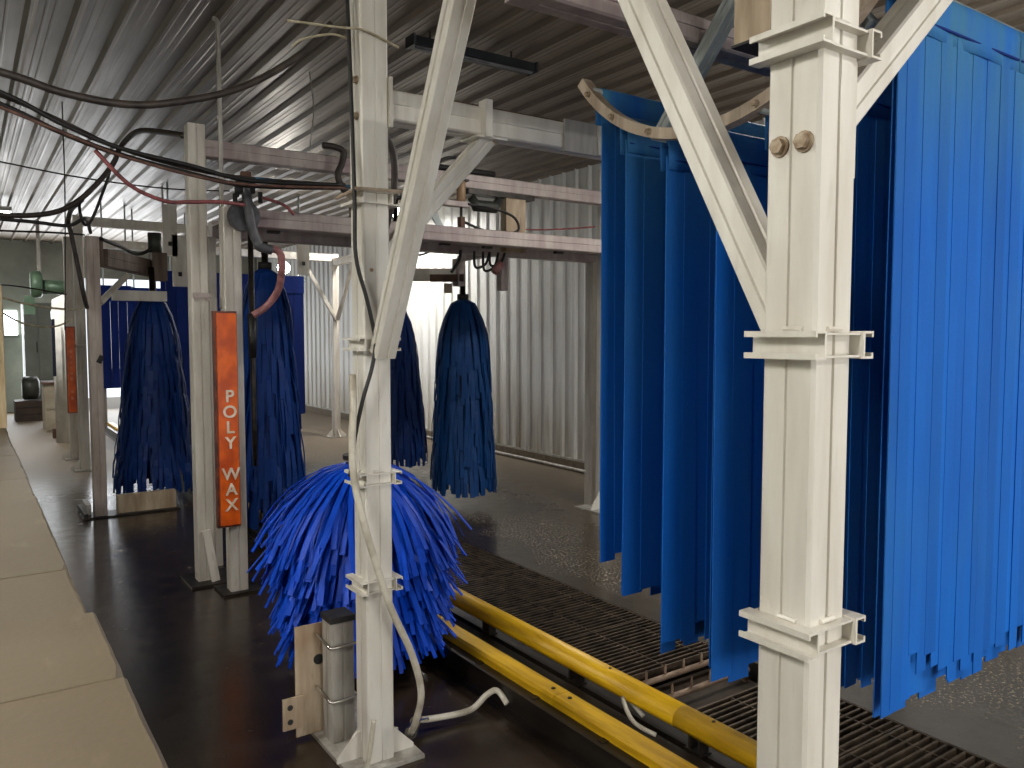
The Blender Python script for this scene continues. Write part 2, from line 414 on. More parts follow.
# ================================================================== mitter arch (posts A and B)
MX = 1.13 + PS / 2; AX = MX; AY = 2.545 + PS / 2; BY = 0.785 + PS / 2; ZTOP = 2.80; FX = 4.55
arch = thing('mitter_arch', (MX, AY, 0), 'white aluminium arch with two near posts carrying the long blue cloths', 'frame')
def clamp(post, x, y, z, mat='alu_white', ext=0.03):
    """two C channels hugging the post along Y, tied by plates"""
    prof = chan()
    L0 = y - PS/2 - ext * 0.75; L1 = y + PS/2 + ext * 0.55
    b = MB()
    for sgn in (-1, 1):
        n = len(prof)
        vs = [(x + sgn * (PS/2 + 0.0005 + u), L0, z + v) for u, v in prof] + [(x + sgn * (PS/2 + 0.0005 + u), L1, z + v) for u, v in prof]
        fs = [(i, (i + 1) % n, n + (i + 1) % n, n + i) for i in range(n)] + [tuple(range(n)), tuple(range(2 * n - 1, n - 1, -1))]
        if sgn > 0: fs = [f[::-1] for f in fs]
        b.add(vs, fs)
    for yy in (L0 + 0.006, L1 - 0.012):
        for dz in (-0.0205, 0.0165):
            b.box(x - PS/2, x + PS/2, yy, yy + 0.006 if yy > y else y - PS/2, z + dz, z + dz + 0.004)
    b2 = MB(); b3 = MB()   # weld beads
    for k in range(3):
        b2.tube([(x - PS/2 - 0.002, y - 0.03 + k * 0.012, z + 0.026), (x - PS/2 - 0.002, y - 0.018 + k * 0.012, z + 0.0265)], 0.005, 6)
        b3.tube([(x - 0.02 + k * 0.012, y - PS/2 - 0.002, z + 0.026), (x - 0.008 + k * 0.012, y - PS/2 - 0.002, z + 0.0265)], 0.005, 6)
    o = b.build('clamp', mat, post)
    b2.build('weld', mat, post); b3.build('weld', mat, post)
    return o
def base_plate(post, x0, x1, y0, y1, mat='alu_grey'):
    return MB().box(x0, x1, y0, y1, 0.0, 0.014).build('base_plate', mat, post)
def gusset(post, p, dirx, diry, mat, s=0.09, h=0.11):
    b = MB(); x, y = p; t = 0.009
    px, py = -diry * t / 2, dirx * t / 2
    vs = []
    for sg in (-1, 1):
        for (d, z) in ((0, 0.014), (s, 0.014), (s, 0.03), (0.012, h), (0, h)):
            vs.append((x + dirx * d + sg * px, y + diry * d + sg * py, z))
    fs = [(0, 1, 2, 3, 4), (9, 8, 7, 6, 5)] + [(i, 5 + i, 5 + (i + 1) % 5, (i + 1) % 5) for i in range(5)]
    b.add(vs, fs); return b.build('gusset', mat, post)
def post(parent, x, y, ztop, mat, clamps=(), z0=0.0, prof=PROF):
    o = MB().sweep(prof, (x, y, z0), (x, y, ztop)).build('post', mat, parent)
    for z in clamps: clamp(o, x, y, z, mat)
    return o
pA = post(arch, AX, AY, ZTOP, 'alu_white', (2.005, 1.505, 1.035, 0.655))
pB = post(arch, MX, BY, ZTOP, 'alu_white', (2.012, 1.522, 1.035, 0.60))
base_plate(pA, 1.05, 1.33, 2.50, 3.16, 'alu_grey')
base_plate(pB, 1.05, 1.33, 0.72, 1.02, 'alu_grey')
for (px, py, dx, dy) in ((AX + PS/2, AY - .02, 1, 0), (AX - PS/2, AY + 0.02, -1, 0), (AX - .03, AY + PS/2, 0, 1)):
    gusset(pA, (px, py), dx, dy, 'alu_white')
# bolts on post B and A
def bolt(parent, p, n, r=0.013, h=0.01, mat='rust_bolt'):
    p = Vector(p); n = Vector(n); b = MB()
    b.tube([p, p + n * 0.004], r * 1.35, 14); b.tube([p + n * 0.004, p + n * (0.004 + h)], r, 6)
    return b.build('bolt', mat, parent)
for yy in (0.812, 0.858): bolt(pB, (MX - PS/2, yy, 1.85), (-1, 0, 0))
for zz in (2.28, 2.40): bolt(pA, (AX - PS/2, AY - 0.02, zz), (-1, 0, 0), 0.011)
bolt(pA, (AX - 0.02, AY - PS/2, 1.76), (0, -1, 0), 0.005, .004)
# longitudinal beam on top and the two raking braces in the plane of the posts
MB().sweep(BEAM, (MX, BY - .1, ZTOP + .052), (MX, AY + .15, ZTOP + .052)).build('top_beam', 'alu_white', arch)
def brace(parent, p0, p1, mat, up=(1, 0, 0), prof=None):
    return MB().sweep(prof or BRACE, p0, p1, up).build('brace', mat, parent)
brace(arch, (MX, 2.505, 1.47), (MX, 1.815, ZTOP - 0.01), 'alu_white')
brace(arch, (MX, 0.872, 1.55), (MX, 1.555, ZTOP - 0.01), 'alu_white')
# cross beams and their braces
cb = MB().sweep(BEAM, (AX + PS/2, AY + 0.005, 2.333), (FX, AY + 0.005, 2.333)).build('cross_beam', 'alu_white', arch)
MB().box(AX + PS/2 - .0, AX + PS/2 + 0.012, AY - .062, AY + .062, 2.25, 2.42).build('end_plate', 'alu_white', cb)
b = MB()      # bracket where the brace meets the beam
n = len(chan())
x0 = 1.615
b.sweep(chan(0.03, 0.05), (x0, AY - 0.048, 2.27), (x0, AY - 0.048, 2.405), (0, -1, 0))
b.box(1.585, 1.72, AY - .06, AY + .06, 2.268, 2.276)
b.build('bracket', 'alu_white', cb)
bolt(cb, (1.685, AY - 0.02, 2.268), (0, 0, -1), 0.012, 0.012)
MB().box(2.0, 2.19, AY - 0.052, AY - 0.044, 2.27, 2.395).build('splice_plate', 'alu_grey', cb)
MB().box(2.17, 2.185, AY - 0.062, AY - 0.05, 2.272, 2.40).build('splice_lip', 'alu_white', cb)
b = MB(); b.box(1.5, 2.3, AY - .02, AY - .0, 2.386, 2.394); b.build('rust_strip', 'rust_box', cb)
brace(arch, (AX + PS/2 - .01, AY, 1.80), (1.66, AY, 2.275), 'alu_white', (0, 1, 0), grooved(.06, .065, .004, .004, .004))
cbB = MB().sweep(BEAM, (MX + PS/2, BY, 2.52), (FX, BY, 2.52)).build('cross_beam', 'alu_white', arch)
brace(arch, (MX + PS/2 - .01, BY + .012, 1.885), (1.86, BY + .012, 2.47), 'alu_white', (0, 1, 0), grooved(.06, .07, .004, .004, .004))
MB().box(MX + PS/2, MX + PS/2 + 0.006, BY - .045, BY + .045, 1.80, 2.10).build('end_plate', 'alu_white', pB)
# far legs
for yy in (AY, BY):
    p = post(arch, FX, yy, 2.6, 'alu_white'); base_plate(p, FX - .15, FX + .15, yy - .15, yy + .15)
# middle cross beam above the cloths
mb = MB().sweep(grooved(0.09, 0.075), (MX + .045, 1.66, 2.405), (FX, 1.66, 2.405)).build('cross_beam', 'alu_pink', arch)
MB().box(MX - .03, MX + .05, 1.61, 1.71, 2.37, 2.82).build('hanger_plate', 'alu_pink', mb)
MB().box(FX - .05, FX + .05, BY, AY, 2.36, 2.45).build('far_beam', 'alu_white', arch)

# ------------------------------------------------------------------ carrier with the curved end bars
X0 = 1.75; ARC_R = 0.67; ARC_Y = 1.545; ARC_Z = 2.105 + ARC_R
carrier = thing('cloth_carrier', (X0, ARC_Y, 2.105), 'swinging carrier with rust-stained curved end bars holding the blue cloths', 'carrier')
def arc_bar(x, parent):
    b = MB(); n = 28; vs = []; fs = []
    a0 = math.radians(-52)
    for i in range(n + 1):
        a = a0 + (-2 * a0) * i / n
        for rr, xx in ((ARC_R + .016, x - .008), (ARC_R - .016, x - .008), (ARC_R - .016, x + .03), (ARC_R + .016, x + .03)):
            vs.append((xx, ARC_Y + rr * math.sin(a), ARC_Z - rr * math.cos(a)))
    for i in range(n):
        for k in range(4): fs.append((i*4 + k, i*4 + (k+1) % 4, i*4 + 4 + (k+1) % 4, i*4 + 4 + k))
    fs += [(3, 2, 1, 0), (n*4, n*4+1, n*4+2, n*4+3)]
    return b.add(vs, fs).build('arc_bar', 'arc_steel', parent)
rows_y = [2.03, 1.915, 1.75, 1.552, 1.364, 1.20, 1.035]
X1 = 3.95
for xx in (X0 - .05, X1 + .05):
    ab = arc_bar(xx, carrier)
    for yy in rows_y:
        zz = ARC_Z - math.sqrt(ARC_R ** 2 - (yy - ARC_Y) ** 2)
        bolt(ab, (xx - .008, yy, zz), (-1, 0, 0), 0.008, 0.008)
for xx in (X0 + .02, X1 - .02):
    MB().sweep(grooved(0.04, 0.05, .003, .003, .003), (xx, 1.765, 2.15), (xx, 1.385, 2.585), (1, 0, 0)).build('hanger_arm', 'galv_blue', carrier)
    MB().sweep(grooved(0.04, 0.05, .003, .003, .003), (xx, 1.10, 2.25), (xx, 1.385, 2.585), (1, 0, 0)).build('hanger_arm', 'galv_blue', carrier)
MB().box(1.45, 1.54, 1.135, 1.232, 2.185, 2.62).build('drive_housing', 'plate_rust', carrier)
MB().box(1.446, 1.544, 1.131, 1.236, 2.18, 2.186).build('housing_base', 'black_cap', carrier)
MB().box(X0 - .04, X1 + .04, 1.365, 1.405, 2.57, 2.61).build('pivot_bar', 'galv_blue', carrier)

# ------------------------------------------------------------------ rows of hanging cloth
row_names = ['farthest from the viewer, ending left of the slanted brace', 'second farthest, its edge just inside the farthest one', 'third from the far end, below the lowest curve of the bar',
             'in the middle of the seven', 'third nearest, half hidden by the near post', 'second nearest, dark strip right of the near post', 'nearest, brightly lit right of the near post']
def cloth_row(i, yy):
    ztop = ARC_Z - math.sqrt(ARC_R ** 2 - (yy - ARC_Y) ** 2) - 0.02
    near = i >= 5
    if i == 6: ztop = 2.315
    if i == 0: ztop += .02
    root = thing('cloth_curtain', (X0, yy, ztop), 'blue strip cloth row, ' + row_names[i], 'curtain', 'hanging wash cloth rows')
    L = 1.545
    xa = X0 + random.uniform(-.01, .01)
    rod = MB().tube([(X0 - .04, yy, ztop + .012), (X1 + .04, yy, ztop + .012)], 0.014, 10).build('rod', 'galv_blue', root, True)
    # header folded over the rod, in bays of cloth
    bays = [(xa, xa + .56), (xa + .565, xa + 1.12), (xa + 1.125, xa + 1.65), (xa + 1.655, X1)]
    for (u0, u1) in bays:
        b = MB(); n = 14; vs = []; fs = []
        prof = [(-.019, -.085), (-.0195, -.058), (-.021, -.054), (-.021, .0), (-.014, .022), (0, .030), (.014, .022), (.021, 0), (.0205, -.054), (.019, -.085), (.013, -.085), (.016, -.02), (0, .014), (-.016, -.02), (-.013, -.085)]
        m = len(prof)
        for k in range(n + 1):
            u = u0 + (u1 - u0) * k / n; wv = 0.004 * math.sin(u * 23 + i)
            for a, z in prof: vs.append((u, yy + a + wv * (1 if z < -.05 else .3), ztop + z))
        for k in range(n):
            for q in range(m): fs.append((k*m + q, k*m + (q+1) % m, k*m + m + (q+1) % m, k*m + m + q))
        fs += [tuple(range(m))[::-1], tuple(range(n*m, n*m + m))]
        b.add(vs, fs).build('header', 'cloth_mitter', root, True)
        b2 = MB().tube([(u0 + .005, yy - .0205, ztop - .056), (u1 - .005, yy - .0205, ztop - .056)], 0.003, 6); b2.build('seam', 'cloth_far', root)
    for layer in (0, 1):
        sgn = -1 if layer == 0 else 1
        u = xa + (0.0 if layer == 0 else 0.03); idx = 0
        while u < X1 - 0.03:
            w = random.uniform(0.034, 0.046) if layer == 0 and i >= 5 else random.uniform(.055, .08)
            frac = (u - X0) / (X1 - X0)
            zb = ztop - L - random.uniform(-.02, .02) - 0.03 * math.sin(u * 5 + i * 2 + layer)
            if i == 6:
                zb = 0.665 + random.uniform(-.035, .03) if layer == 0 else 0.615 + random.uniform(-.02, .03)
                if 1.84 < u < 2.0 and layer == 0: zb += 0.07
                if layer == 0 and random.random() < .15: zb += .05
            if i == 0: zb += .04
            if i <= 4 and random.random() < .25: zb += random.uniform(0, .07)
            base = sgn * (0.0135 + .0016 * (idx % 2)); k = 7
            pts = []; sides = []
            ph = random.uniform(0, 6.28); amp = random.uniform(.0, .003); tw = random.uniform(-.04, .04)
            z0 = ztop - 0.045
            sp = random.uniform(-.006, .006); idx += 1
            for j in range(k + 1):
                t = j / k; z = z0 + (zb - z0) * t
                pts.append((u + w / 2 + sp * t * t, yy + base + sgn * (0.004 * t + amp * t * (1 + math.sin(ph + 3 * t)) * .8), z))
                a = tw * t; sides.append((math.cos(a), math.sin(a), 0))
            MB().ribbon(pts, sides, w + .008, 0.003).build('strip', 'cloth_mitter', root)
            u += w - 0.002
for i, yy in enumerate(rows_y): cloth_row(i, yy)


# ================================================================== conveyor, rails and floor grates
CY0, CY1 = -0.6, 14.0
bed = thing('conveyor_bed', (2.0, 0, 0), 'low black steel conveyor bed between the yellow guide rails', 'conveyor')
MB().box(1.915, 2.115, CY0, CY1, 0.0, 0.025).build('track_plate', 'track_steel', bed)
b = MB().sweep(chan(0.05, 0.10, .008, .02), (1.78, CY0, 0.052), (1.78, CY1, 0.052), (0, 0, 1)); b.build('side_channel', 'bed_steel', bed)
MB().box(1.745, 1.83, CY0, CY1, 0.0, 0.008).build('foot_flange', 'bed_steel', bed)
MB().box(1.845, 1.90, CY0, CY1, 0.0, 0.10).build('side_web', 'bed_steel', bed)
MB().box(2.14, 2.20, CY0, CY1, 0.0, 0.03).build('rail_sill', 'bed_steel', bed)
k = 0
yy = CY0 + .2
while yy < 9:
    MB().box(1.80, 1.85, yy, yy + .03, 0.008, 0.105).build('stiffener', 'bed_steel', bed)
    yy += 0.41
gr = thing('guide_rail', (1.87, 0, 0.1), 'flat-topped yellow guide rail nearest the viewer', 'rail')
b = MB(); n = 5
prof = [(-.042, 0), (-.042, .03), (-.034, .042), (.034, .042), (.042, .03), (.042, 0)]
def sweepY(prof, x, y0, y1, z):
    b = MB(); m = len(prof)
    vs = [(x + u, y0, z + v) for u, v in prof] + [(x + u, y1, z + v) for u, v in prof]
    fs = [(i, i + m, (i + 1) % m + m, (i + 1) % m) for i in range(m)] + [tuple(range(m)), tuple(range(2*m - 1, m - 1, -1))]
    return b.add(vs, fs)
for (a, c) in ((CY0, 2.385), (2.388, 5.4), (5.403, 8.4), (8.403, CY1)):
    s = sweepY(prof, 1.872, a, c, 0.101).build('rail_section', 'yellow_paint', gr)
    for yb in (a + .05, c - .05): MB().tube([(1.872, yb, .142), (1.872, yb, .146)], .009, 10).build('screw', 'dark_steel', s)
MB().box(1.84, 1.905, CY0, CY1, 0.1, 0.102).build('rail_seat', 'bed_steel', gr)
g2 = thing('guide_rail', (2.16, 0, 0.1), 'rounded yellow guide rail beside the floor grates', 'rail')
prof = [(.052 * math.cos(a), .046 * math.sin(a)) for a in [math.radians(-30 + 20 * q) for q in range(13)]]
prof = [(p[0], p[1]) for p in prof]
for (a, c) in ((CY0, 2.02), (2.022, 5.0), (5.002, 8.0), (8.002, CY1)):
    s = sweepY(prof[::-1], 2.155, a, c, 0.116).build('rail_section', 'yellow_paint', g2, True)
    for yb in (a + .4, c - .15): MB().tube([(2.155, yb, .160), (2.155, yb, .1635)], .007, 10).build('screw', 'dark_steel', s)
yy = 0.5
while yy < 9:
    b = MB().box(2.125, 2.165, yy, yy + .012, 0.03, 0.10).box(2.125, 2.165, yy + .05, yy + .062, 0.03, 0.10).box(2.12, 2.17, yy - .01, yy + .075, 0.03, 0.036)
    b.build('bracket', 'dark_steel', g2); yy += 0.70
# grates: transverse bearing bars in liftable panels
bar_m = MB().box(0.0, PX1 - PX0 - .03, -0.0045, 0.0045, -0.035, 0.0).mesh('bar', 'grate_steel')
rod_m = {}
ord_ = ['first', 'second', 'third', 'fourth', 'fifth', 'sixth', 'seventh', 'eighth']
def grate(y0, y1, label):
    root = thing('floor_grate', (PX0, y0, 0), label, 'grate', 'steel floor grates')
    n = max(3, round((y1 - y0 - .02) / 0.034)); st = (y1 - y0 - .016) / n
    for i in range(n + 1):
        o = bpy.data.objects.new('bar', bar_m); COL.objects.link(o); o.location = (PX0 + .015, y0 + .008 + st * i, -0.001); put(o, root)
    for x in (PX0 + .12, PX0 + .37, PX0 + .62):
        MB().box(x - .003, x + .003, y0 + .006, y1 - .006, -0.012, -0.003).build('cross_rod', 'grate_steel', root)
    for x in (PX0 + .004, PX1 - .012): MB().box(x, x + .008, y0 + .003, y1 - .003, -0.036, 0.0).build('edge_bar', 'grate_steel', root)
up = [2.58, 3.10, 3.635, 4.20, 4.76, 5.32, 5.88, 6.44]
for i in range(7): grate(up[i], up[i + 1], 'steel bar floor grate, %s one beyond the open spray pit' % ord_[i])
dn = [2.21, 1.65, 1.10, 0.55, 0.0, -0.55]
for i in range(5): grate(dn[i + 1], dn[i], 'steel bar floor grate, %s one on the near side of the open spray pit' % ord_[i])
# open pit section with two undercarriage spray pipes
MB().box(PX0 + .004, PX1 - .004, 2.215, 2.575, -0.09, -0.08).build('pit_plate', 'track_steel', floor)
for (yy, x1, lab) in ((2.545, 2.93, 'far'), (2.385, 2.90, 'near')):
    sp = thing('spray_pipe', (2.3, yy, -.03), 'tan undercarriage spray pipe with small nozzles, %s one of two in the pit' % lab, 'pipe', 'spray pipes in the pit')
    MB().tube([(2.29, yy, -.03), (x1 + .08, yy, -.03)], 0.014, 10).build('pipe', 'pit_pipe', sp, True)
    for q in range(5):
        x = 2.36 + q * .12; MB().tube([(x, yy, -.018), (x, yy, .012), (x, yy, .03)], [.006, .006, .003], 8).build('nozzle', 'pit_pipe', sp)
    for x in (2.31, x1 + .06): MB().box(x - .01, x + .01, yy - .012, yy + .012, -0.081, -.04).build('foot', 'pit_pipe', sp)
cable('hose_loop', [(2.10, 2.10, .03), (2.06, 2.18, .06), (2.09, 2.27, .10), (2.13, 2.29, .09), (2.15, 2.22, .04)], 0.009, 'hose_cream', 'short pale hose loop poking out under the rounded yellow rail', 'hose')

# ================================================================== low rocker brush
def droop(ang, r0, z0, L, phi0, phi1, swirl, n=5):
    pts = []; sides = []; r = r0; z = z0; th = ang
    for j in range(n + 1):
        pts.append((r * math.cos(th), r * math.sin(th), z)); sides.append((-math.sin(th), math.cos(th), 0))
        t = (j + 0.5) / n; ph = phi0 + (phi1 - phi0) * t ** 0.8
        r += math.cos(ph) * L / n; z += math.sin(ph) * L / n; th += swirl / n
    return pts, sides
BC = Vector((1.50, 3.42, 0))
rb = thing('rocker_brush', BC, 'low bushy royal blue cloth brush behind the near white post', 'brush')
MB().tube([BC + Vector((0, 0, 0.02)), BC + Vector((0, 0, 0.97))], 0.045, 16).build('shaft', 'dark_steel', rb, True)
MB().tube([BC + Vector((0, 0, 0.0)), BC + Vector((0, 0, 0.02))], 0.16, 20).build('foot', 'dark_steel', rb)
MB().tube([BC + Vector((0, 0, 0.965)), BC + Vector((0, 0, 0.985))], 0.085, 20).build('top_disc', 'black_cap', rb)
MB().tube([BC + Vector((0, 0, 0.985)), BC + Vector((0, 0, 1.0))], 0.03, 6).build('hub_nut', 'chrome', rb)
for z in [0.42 + .09 * q for q in range(7)]:
    pass
MB().tube([BC + Vector((0, 0, 0.16)), BC + Vector((0, 0, 0.94))], 0.075, 18).build('sleeve', 'dark_steel', rb, True)
rnd = random.Random(11)
strips = []
cdir = math.atan2(-BC.y, -BC.x)
NL = 20
for lay in range(NL):
    f = lay / (NL - 1)                      # 0 top .. 1 bottom
    z0 = 0.945 - 0.50 * f
    cnt = 96
    for q in range(cnt):
        ang = 2 * PI * (q + rnd.random()) / cnt
        L = rnd.uniform(0.46, 0.60) - 0.08 * f
        p0 = math.radians(rnd.uniform(-24, -4) - 18 * f)
        p1 = math.radians(-rnd.uniform(62, 84) + 3 * f)
        if rnd.random() < .10: p1 += .25
        pts, sides = droop(ang, 0.07, z0, L, p0, p1, rnd.uniform(-.16, .16))
        pts = [BC + Vector(p) for p in pts]
        if min(p.z for p in pts) < 0.05: pts = [Vector((p.x, p.y, max(p.z, 0.05 + .02 * rnd.random()))) for p in pts]
        tw = rnd.uniform(-.5, .5)
        sd = [Vector(s) + Vector((0, 0, tw * (j / 5))) for j, s in enumerate(sides)]
        d = abs((ang - cdir + PI) % (2 * PI) - PI)
        strips.append((d + rnd.random() * .9 + f * .5, pts, sd, rnd.uniform(.016, .026)))
strips.sort(key=lambda t: t[0])
for (d, pts, sd, w) in strips[:290]: MB().ribbon(pts, sd, w, 0.004).build('strip', 'bristle_royal', rb)
b = MB()
for (d, pts, sd, w) in strips[290:]: b.ribbon(pts, sd, w, 0.004)
tag(b.build('strips', 'bristle_royal', rb), kind='stuff')

# ================================================================== tall wraparound brushes
def tall_brush(c, zt, zb, rtop, rbot, flare, mat, label, seed, shaft_top, n_layers=13, cnt=46):
    root = thing('wrap_brush', (c[0], c[1], zb), label, 'brush', 'tall blue wrap brushes')
    r_ = random.Random(seed); c = Vector((c[0], c[1], 0))
    MB().tube([c + Vector((0, 0, zb + .03)), c + Vector((0, 0, shaft_top))], 0.025, 12).build('shaft', 'dark_steel', root, True)
    MB().tube([c + Vector((0, 0, zt - .01)), c + Vector((0, 0, zt + .04))], 0.05, 12).build('hub', 'black_cap', root, True)
    b = MB()
    for lay in range(n_layers):
        f = lay / (n_layers - 1); z0 = zt - (zt - zb) * 0.72 * f
        for q in range(cnt):
            ang = 2 * PI * (q + r_.random()) / cnt
            L = r_.uniform(0.50, 0.66) * (1 if f < .8 else .9)
            ze = max(z0 - L, zb + r_.uniform(0, .04))
            fe = min(1, (zt - ze) / (zt - zb))
            r1 = rtop + (rbot - rtop) * fe ** flare + r_.uniform(-.035, .03)
            r0 = 0.03 if lay else 0.02
            pts = []; sides = []
            sw = r_.uniform(-.12, .12)
            for j in range(6):
                t = j / 5; rr = r0 + (r1 - r0) * (1 - (1 - t) ** 2.4)
                z = z0 + 0.02 * math.sin(PI * min(1, t * 2.5)) + (ze - z0) * t ** 1.35
                a = ang + sw * t
                pts.append(c + Vector((rr * math.cos(a), rr * math.sin(a), z)))
                e = ang + r_.uniform(-.15, .15); sides.append((-math.sin(a), math.cos(a), 0))
            b.ribbon(pts, sides, r_.uniform(.028, .046), 0.005)
    tag(b.build('strips', mat, root), kind='stuff')
    return root
tall_brush((1.46, 8.05), 1.90, 0.06, 0.12, 0.37, 0.9, 'bristle_blue', 'wide dark blue brush under the rust-brown arm, left of the orange sign', 1, 2.16)
tall_brush((1.86, 5.95), 2.03, 0.10, 0.10, 0.27, 0.8, 'bristle_blue', 'tall blue brush right of the orange sign, a pink hose feeding it', 2, 2.25)
tall_brush((3.87, 7.85), 1.84, 0.12, 0.10, 0.31, 0.7, 'bristle_blue', 'tall blue brush half hidden behind the near white post', 3, 3.37)
tall_brush((3.64, 6.07), 1.85, 0.13, 0.14, 0.275, 0.6, 'bristle_teal', 'slim tall blue brush standing clear before the white ribbed wall', 4, 2.2)

# ================================================================== wax arch (P1) and brush frame (P2)
wa = thing('wax_arch', (1.19, 5.13, 0), 'grey aluminium arch whose tall post stands left of the orange sign', 'frame')
P1x, P1y = 1.142 + PS/2, 5.08 + PS/2
p1 = post(wa, P1x, P1y, 2.80, 'alu_post')
base_plate(p1, 1.08, 1.42, 4.98, 5.30, 'dark_steel')
MB().sweep(grooved(.05, .02, 0, .001, .002), (1.235, 5.04, 0.015), (1.19, 5.07, 0.33), (0, 1, 0)).build('strut', 'alu_post', p1)
b = MB().box(P1x - .045, P1x + .055, P1y - PS/2 - .018, P1y - PS/2 - .001, 1.76, 1.79).box(P1x - .035, P1x - .02, P1y - PS/2 - .02, P1y - PS/2 - .001, 1.74, 1.762).box(P1x + .03, P1x + .045, P1y - PS/2 - .02, P1y - PS/2 - .001, 1.74, 1.762)
b.build('strap', 'alu_pink', p1)
MB().sweep(BEAM, (P1x + PS/2, P1y, 2.665), (4.62, P1y, 2.665)).build('cross_beam', 'alu_pink', wa)
fp = post(wa, 4.60, 5.28, 2.95, 'alu_white'); base_plate(fp, 4.42, 4.75, 5.12, 5.46, 'alu_grey')
gusset(fp, (4.60 - PS/2, 5.26), -1, 0, 'alu_white', .11, .17); gusset(fp, (4.58, 5.28 - PS/2), 0, -1, 'alu_white', .11, .17)
MB().box(4.56, 4.66, 5.13, 5.23, 2.61, 2.72).build('elbow', 'alu_pink', wa)

bf = thing('brush_gantry', (1.31, 4.83, 0), 'purple-stained brush gantry with a post right of the orange sign and paired cross beams', 'frame')
P2x, P2y = 1.305, 4.765 + PS/2
p2 = post(bf, P2x, P2y, 2.275, 'alu_post'); base_plate(p2, 1.20, 1.43, 4.72, 4.95, 'dark_steel')
MB().sweep(grooved(.10, .105), (P2x - PS/2 + .05, P2y, 2.222), (4.62, P2y, 2.222)).build('cross_beam', 'alu_pink', bf)
MB().sweep(grooved(.10, .105), (P2x + .05, 5.46, 2.222), (4.62, 5.46, 2.222)).build('cross_beam', 'alu_pink', bf)
MB().box(P2x + .05, 4.6, P2y + .05, 5.41, 2.235, 2.25).build('deck_plate', 'alu_pink', bf)
for i, x in enumerate((1.55, 2.2, 2.75, 3.1, 3.75)):
    MB().box(x, x + .07, P2y + .05, P2y + .09, 2.155, 2.172).build('clip', 'dark_steel', bf)
post(bf, P2x + .02, 5.46, 2.17, 'alu_post')
for yy in (P2y, 5.46): post(bf, 4.62, yy, 2.17, 'alu_post')
MB().sweep(grooved(.07, .07), (3.70, 5.53, 1.9), (3.70, 5.53, 2.17), (0, 1, 0)).build('hanger', 'alu_pink', bf)

# pneumatic cylinders and hoses on the beams
def can(root, x, y, z0, z1, r, mat, name='canister'):
    return MB().tube([(x, y, z0), (x, y, z0 + .01), (x, y, z1 - .01), (x, y, z1)], [r * .9, r, r, r * .9], 16).build(name, mat, root, True)
air = thing('air_regulator', (2.85, 4.95, 2.3), 'pair of tan air canisters on a purple bracket above the stained beam', 'regulator')
can(air, 2.945, 4.93, 2.475, 2.625, 0.033, 'tan_motor'); can(air, 2.745, 4.93, 2.43, 2.58, 0.045, 'tan_motor')
MB().box(2.67, 3.0, 4.895, 4.965, 2.44, 2.475).build('bracket', 'alu_pink', air)
MB().box(2.90, 2.99, 4.89, 4.97, 2.62, 2.632).build('lid', 'black_cap', air)
MB().box(2.925, 2.96, 4.90, 4.95, 2.276, 2.37).build('valve', 'rust_box', air)
MB().tube([(2.945, 4.93, 2.37), (2.945, 4.93, 2.44)], .01, 8).build('stem', 'dark_steel', air)
for x0, x1 in ((2.62, 2.78), (2.80, 2.70)): MB().sweep(grooved(.05, .015, 0, .001, .002), (x0, 4.96, 2.276), (x1, 4.96, 2.45), (0, 1, 0)).build('stay', 'galv_blue', air)
cable('hose_loop', [(2.98, 4.90, 2.46), (3.2, 4.9, 2.45), (3.38, 4.9, 2.40), (3.42, 4.9, 2.31), (3.30, 4.9, 2.275), (3.12, 4.9, 2.285), (2.96, 4.9, 2.33)], 0.010, 'cable_black', 'black air hose looping beside the tan canisters', 'hose')
cable('hose_loop', [(2.25, 4.92, 2.44), (2.5, 4.9, 2.46), (2.68, 4.9, 2.46)], 0.012, 'cable_black', 'short black hose running left from the tan canisters', 'hose')
mo = thing('gear_motor', (3.25, 5.13, 2.6), 'dark gear motor slung under the upper stained beam', 'motor')
MB().tube([(3.15, 5.13, 2.56), (3.19, 5.13, 2.50), (3.36, 5.13, 2.50), (3.40, 5.13, 2.56)], [.03, .045, .045, .03], 14).build('body', 'dark_motor', mo, True)
MB().box(3.44, 3.62, 5.09, 5.17, 2.17, 2.58).build('mount', 'plate_rust', mo)
MB().box(3.1, 3.7, 5.08, 5.18, 2.575, 2.612).build('rail', 'dark_steel', mo)
tp = thing('air_cylinder', (3.0, 5.13, 2.72), 'long black pneumatic cylinder lying on the upper stained beam', 'cylinder')
MB().tube([(2.65, 5.12, 2.745), (3.35, 5.12, 2.745)], .022, 12).build('barrel', 'black_cap', tp, True)
MB().tube(smooth_pts([(2.85, 5.12, 2.76), (2.95, 5.12, 2.82), (3.15, 5.12, 2.82), (3.17, 5.12, 2.75)]), .012, 8).build('pipe', 'black_rubber', tp, True)
pk = thing('pink_float', (3.42, 5.2, 2.0), 'small pink canister dangling on black hoses under the stained beam', 'canister')
MB().tube([(3.40, 5.2, 2.02), (3.46, 5.2, 2.09)], [.035, .035], 12).build('body', 'hose_pink', pk, True)
for k, (a, c) in enumerate(((3.22, .12), (3.30, .14), (3.36, .10))):
    MB().tube(smooth_pts([(a, 5.2, 2.17), (a + .01, 5.2, 2.17 - c), (a + .10, 5.2, 2.17 - c * .8), (a + .14, 5.2, 2.17)]), .010, 7).build('hose', 'cable_black', pk, True)
MB().tube(smooth_pts([(3.10, 5.2, 2.17), (3.09, 5.2, 2.10), (3.05, 5.2, 2.04), (3.02, 5.2, 2.0)]), .012, 7).build('tail', 'cable_black', pk, True)
cable('hose_loop', [(4.5, 5.3, 2.46), (4.2, 5.3, 2.42), (3.9, 5.3, 2.39), (3.7, 5.3, 2.38)], 0.007, 'hose_red', 'thin pink hose running to the wall above the stained beam', 'hose')
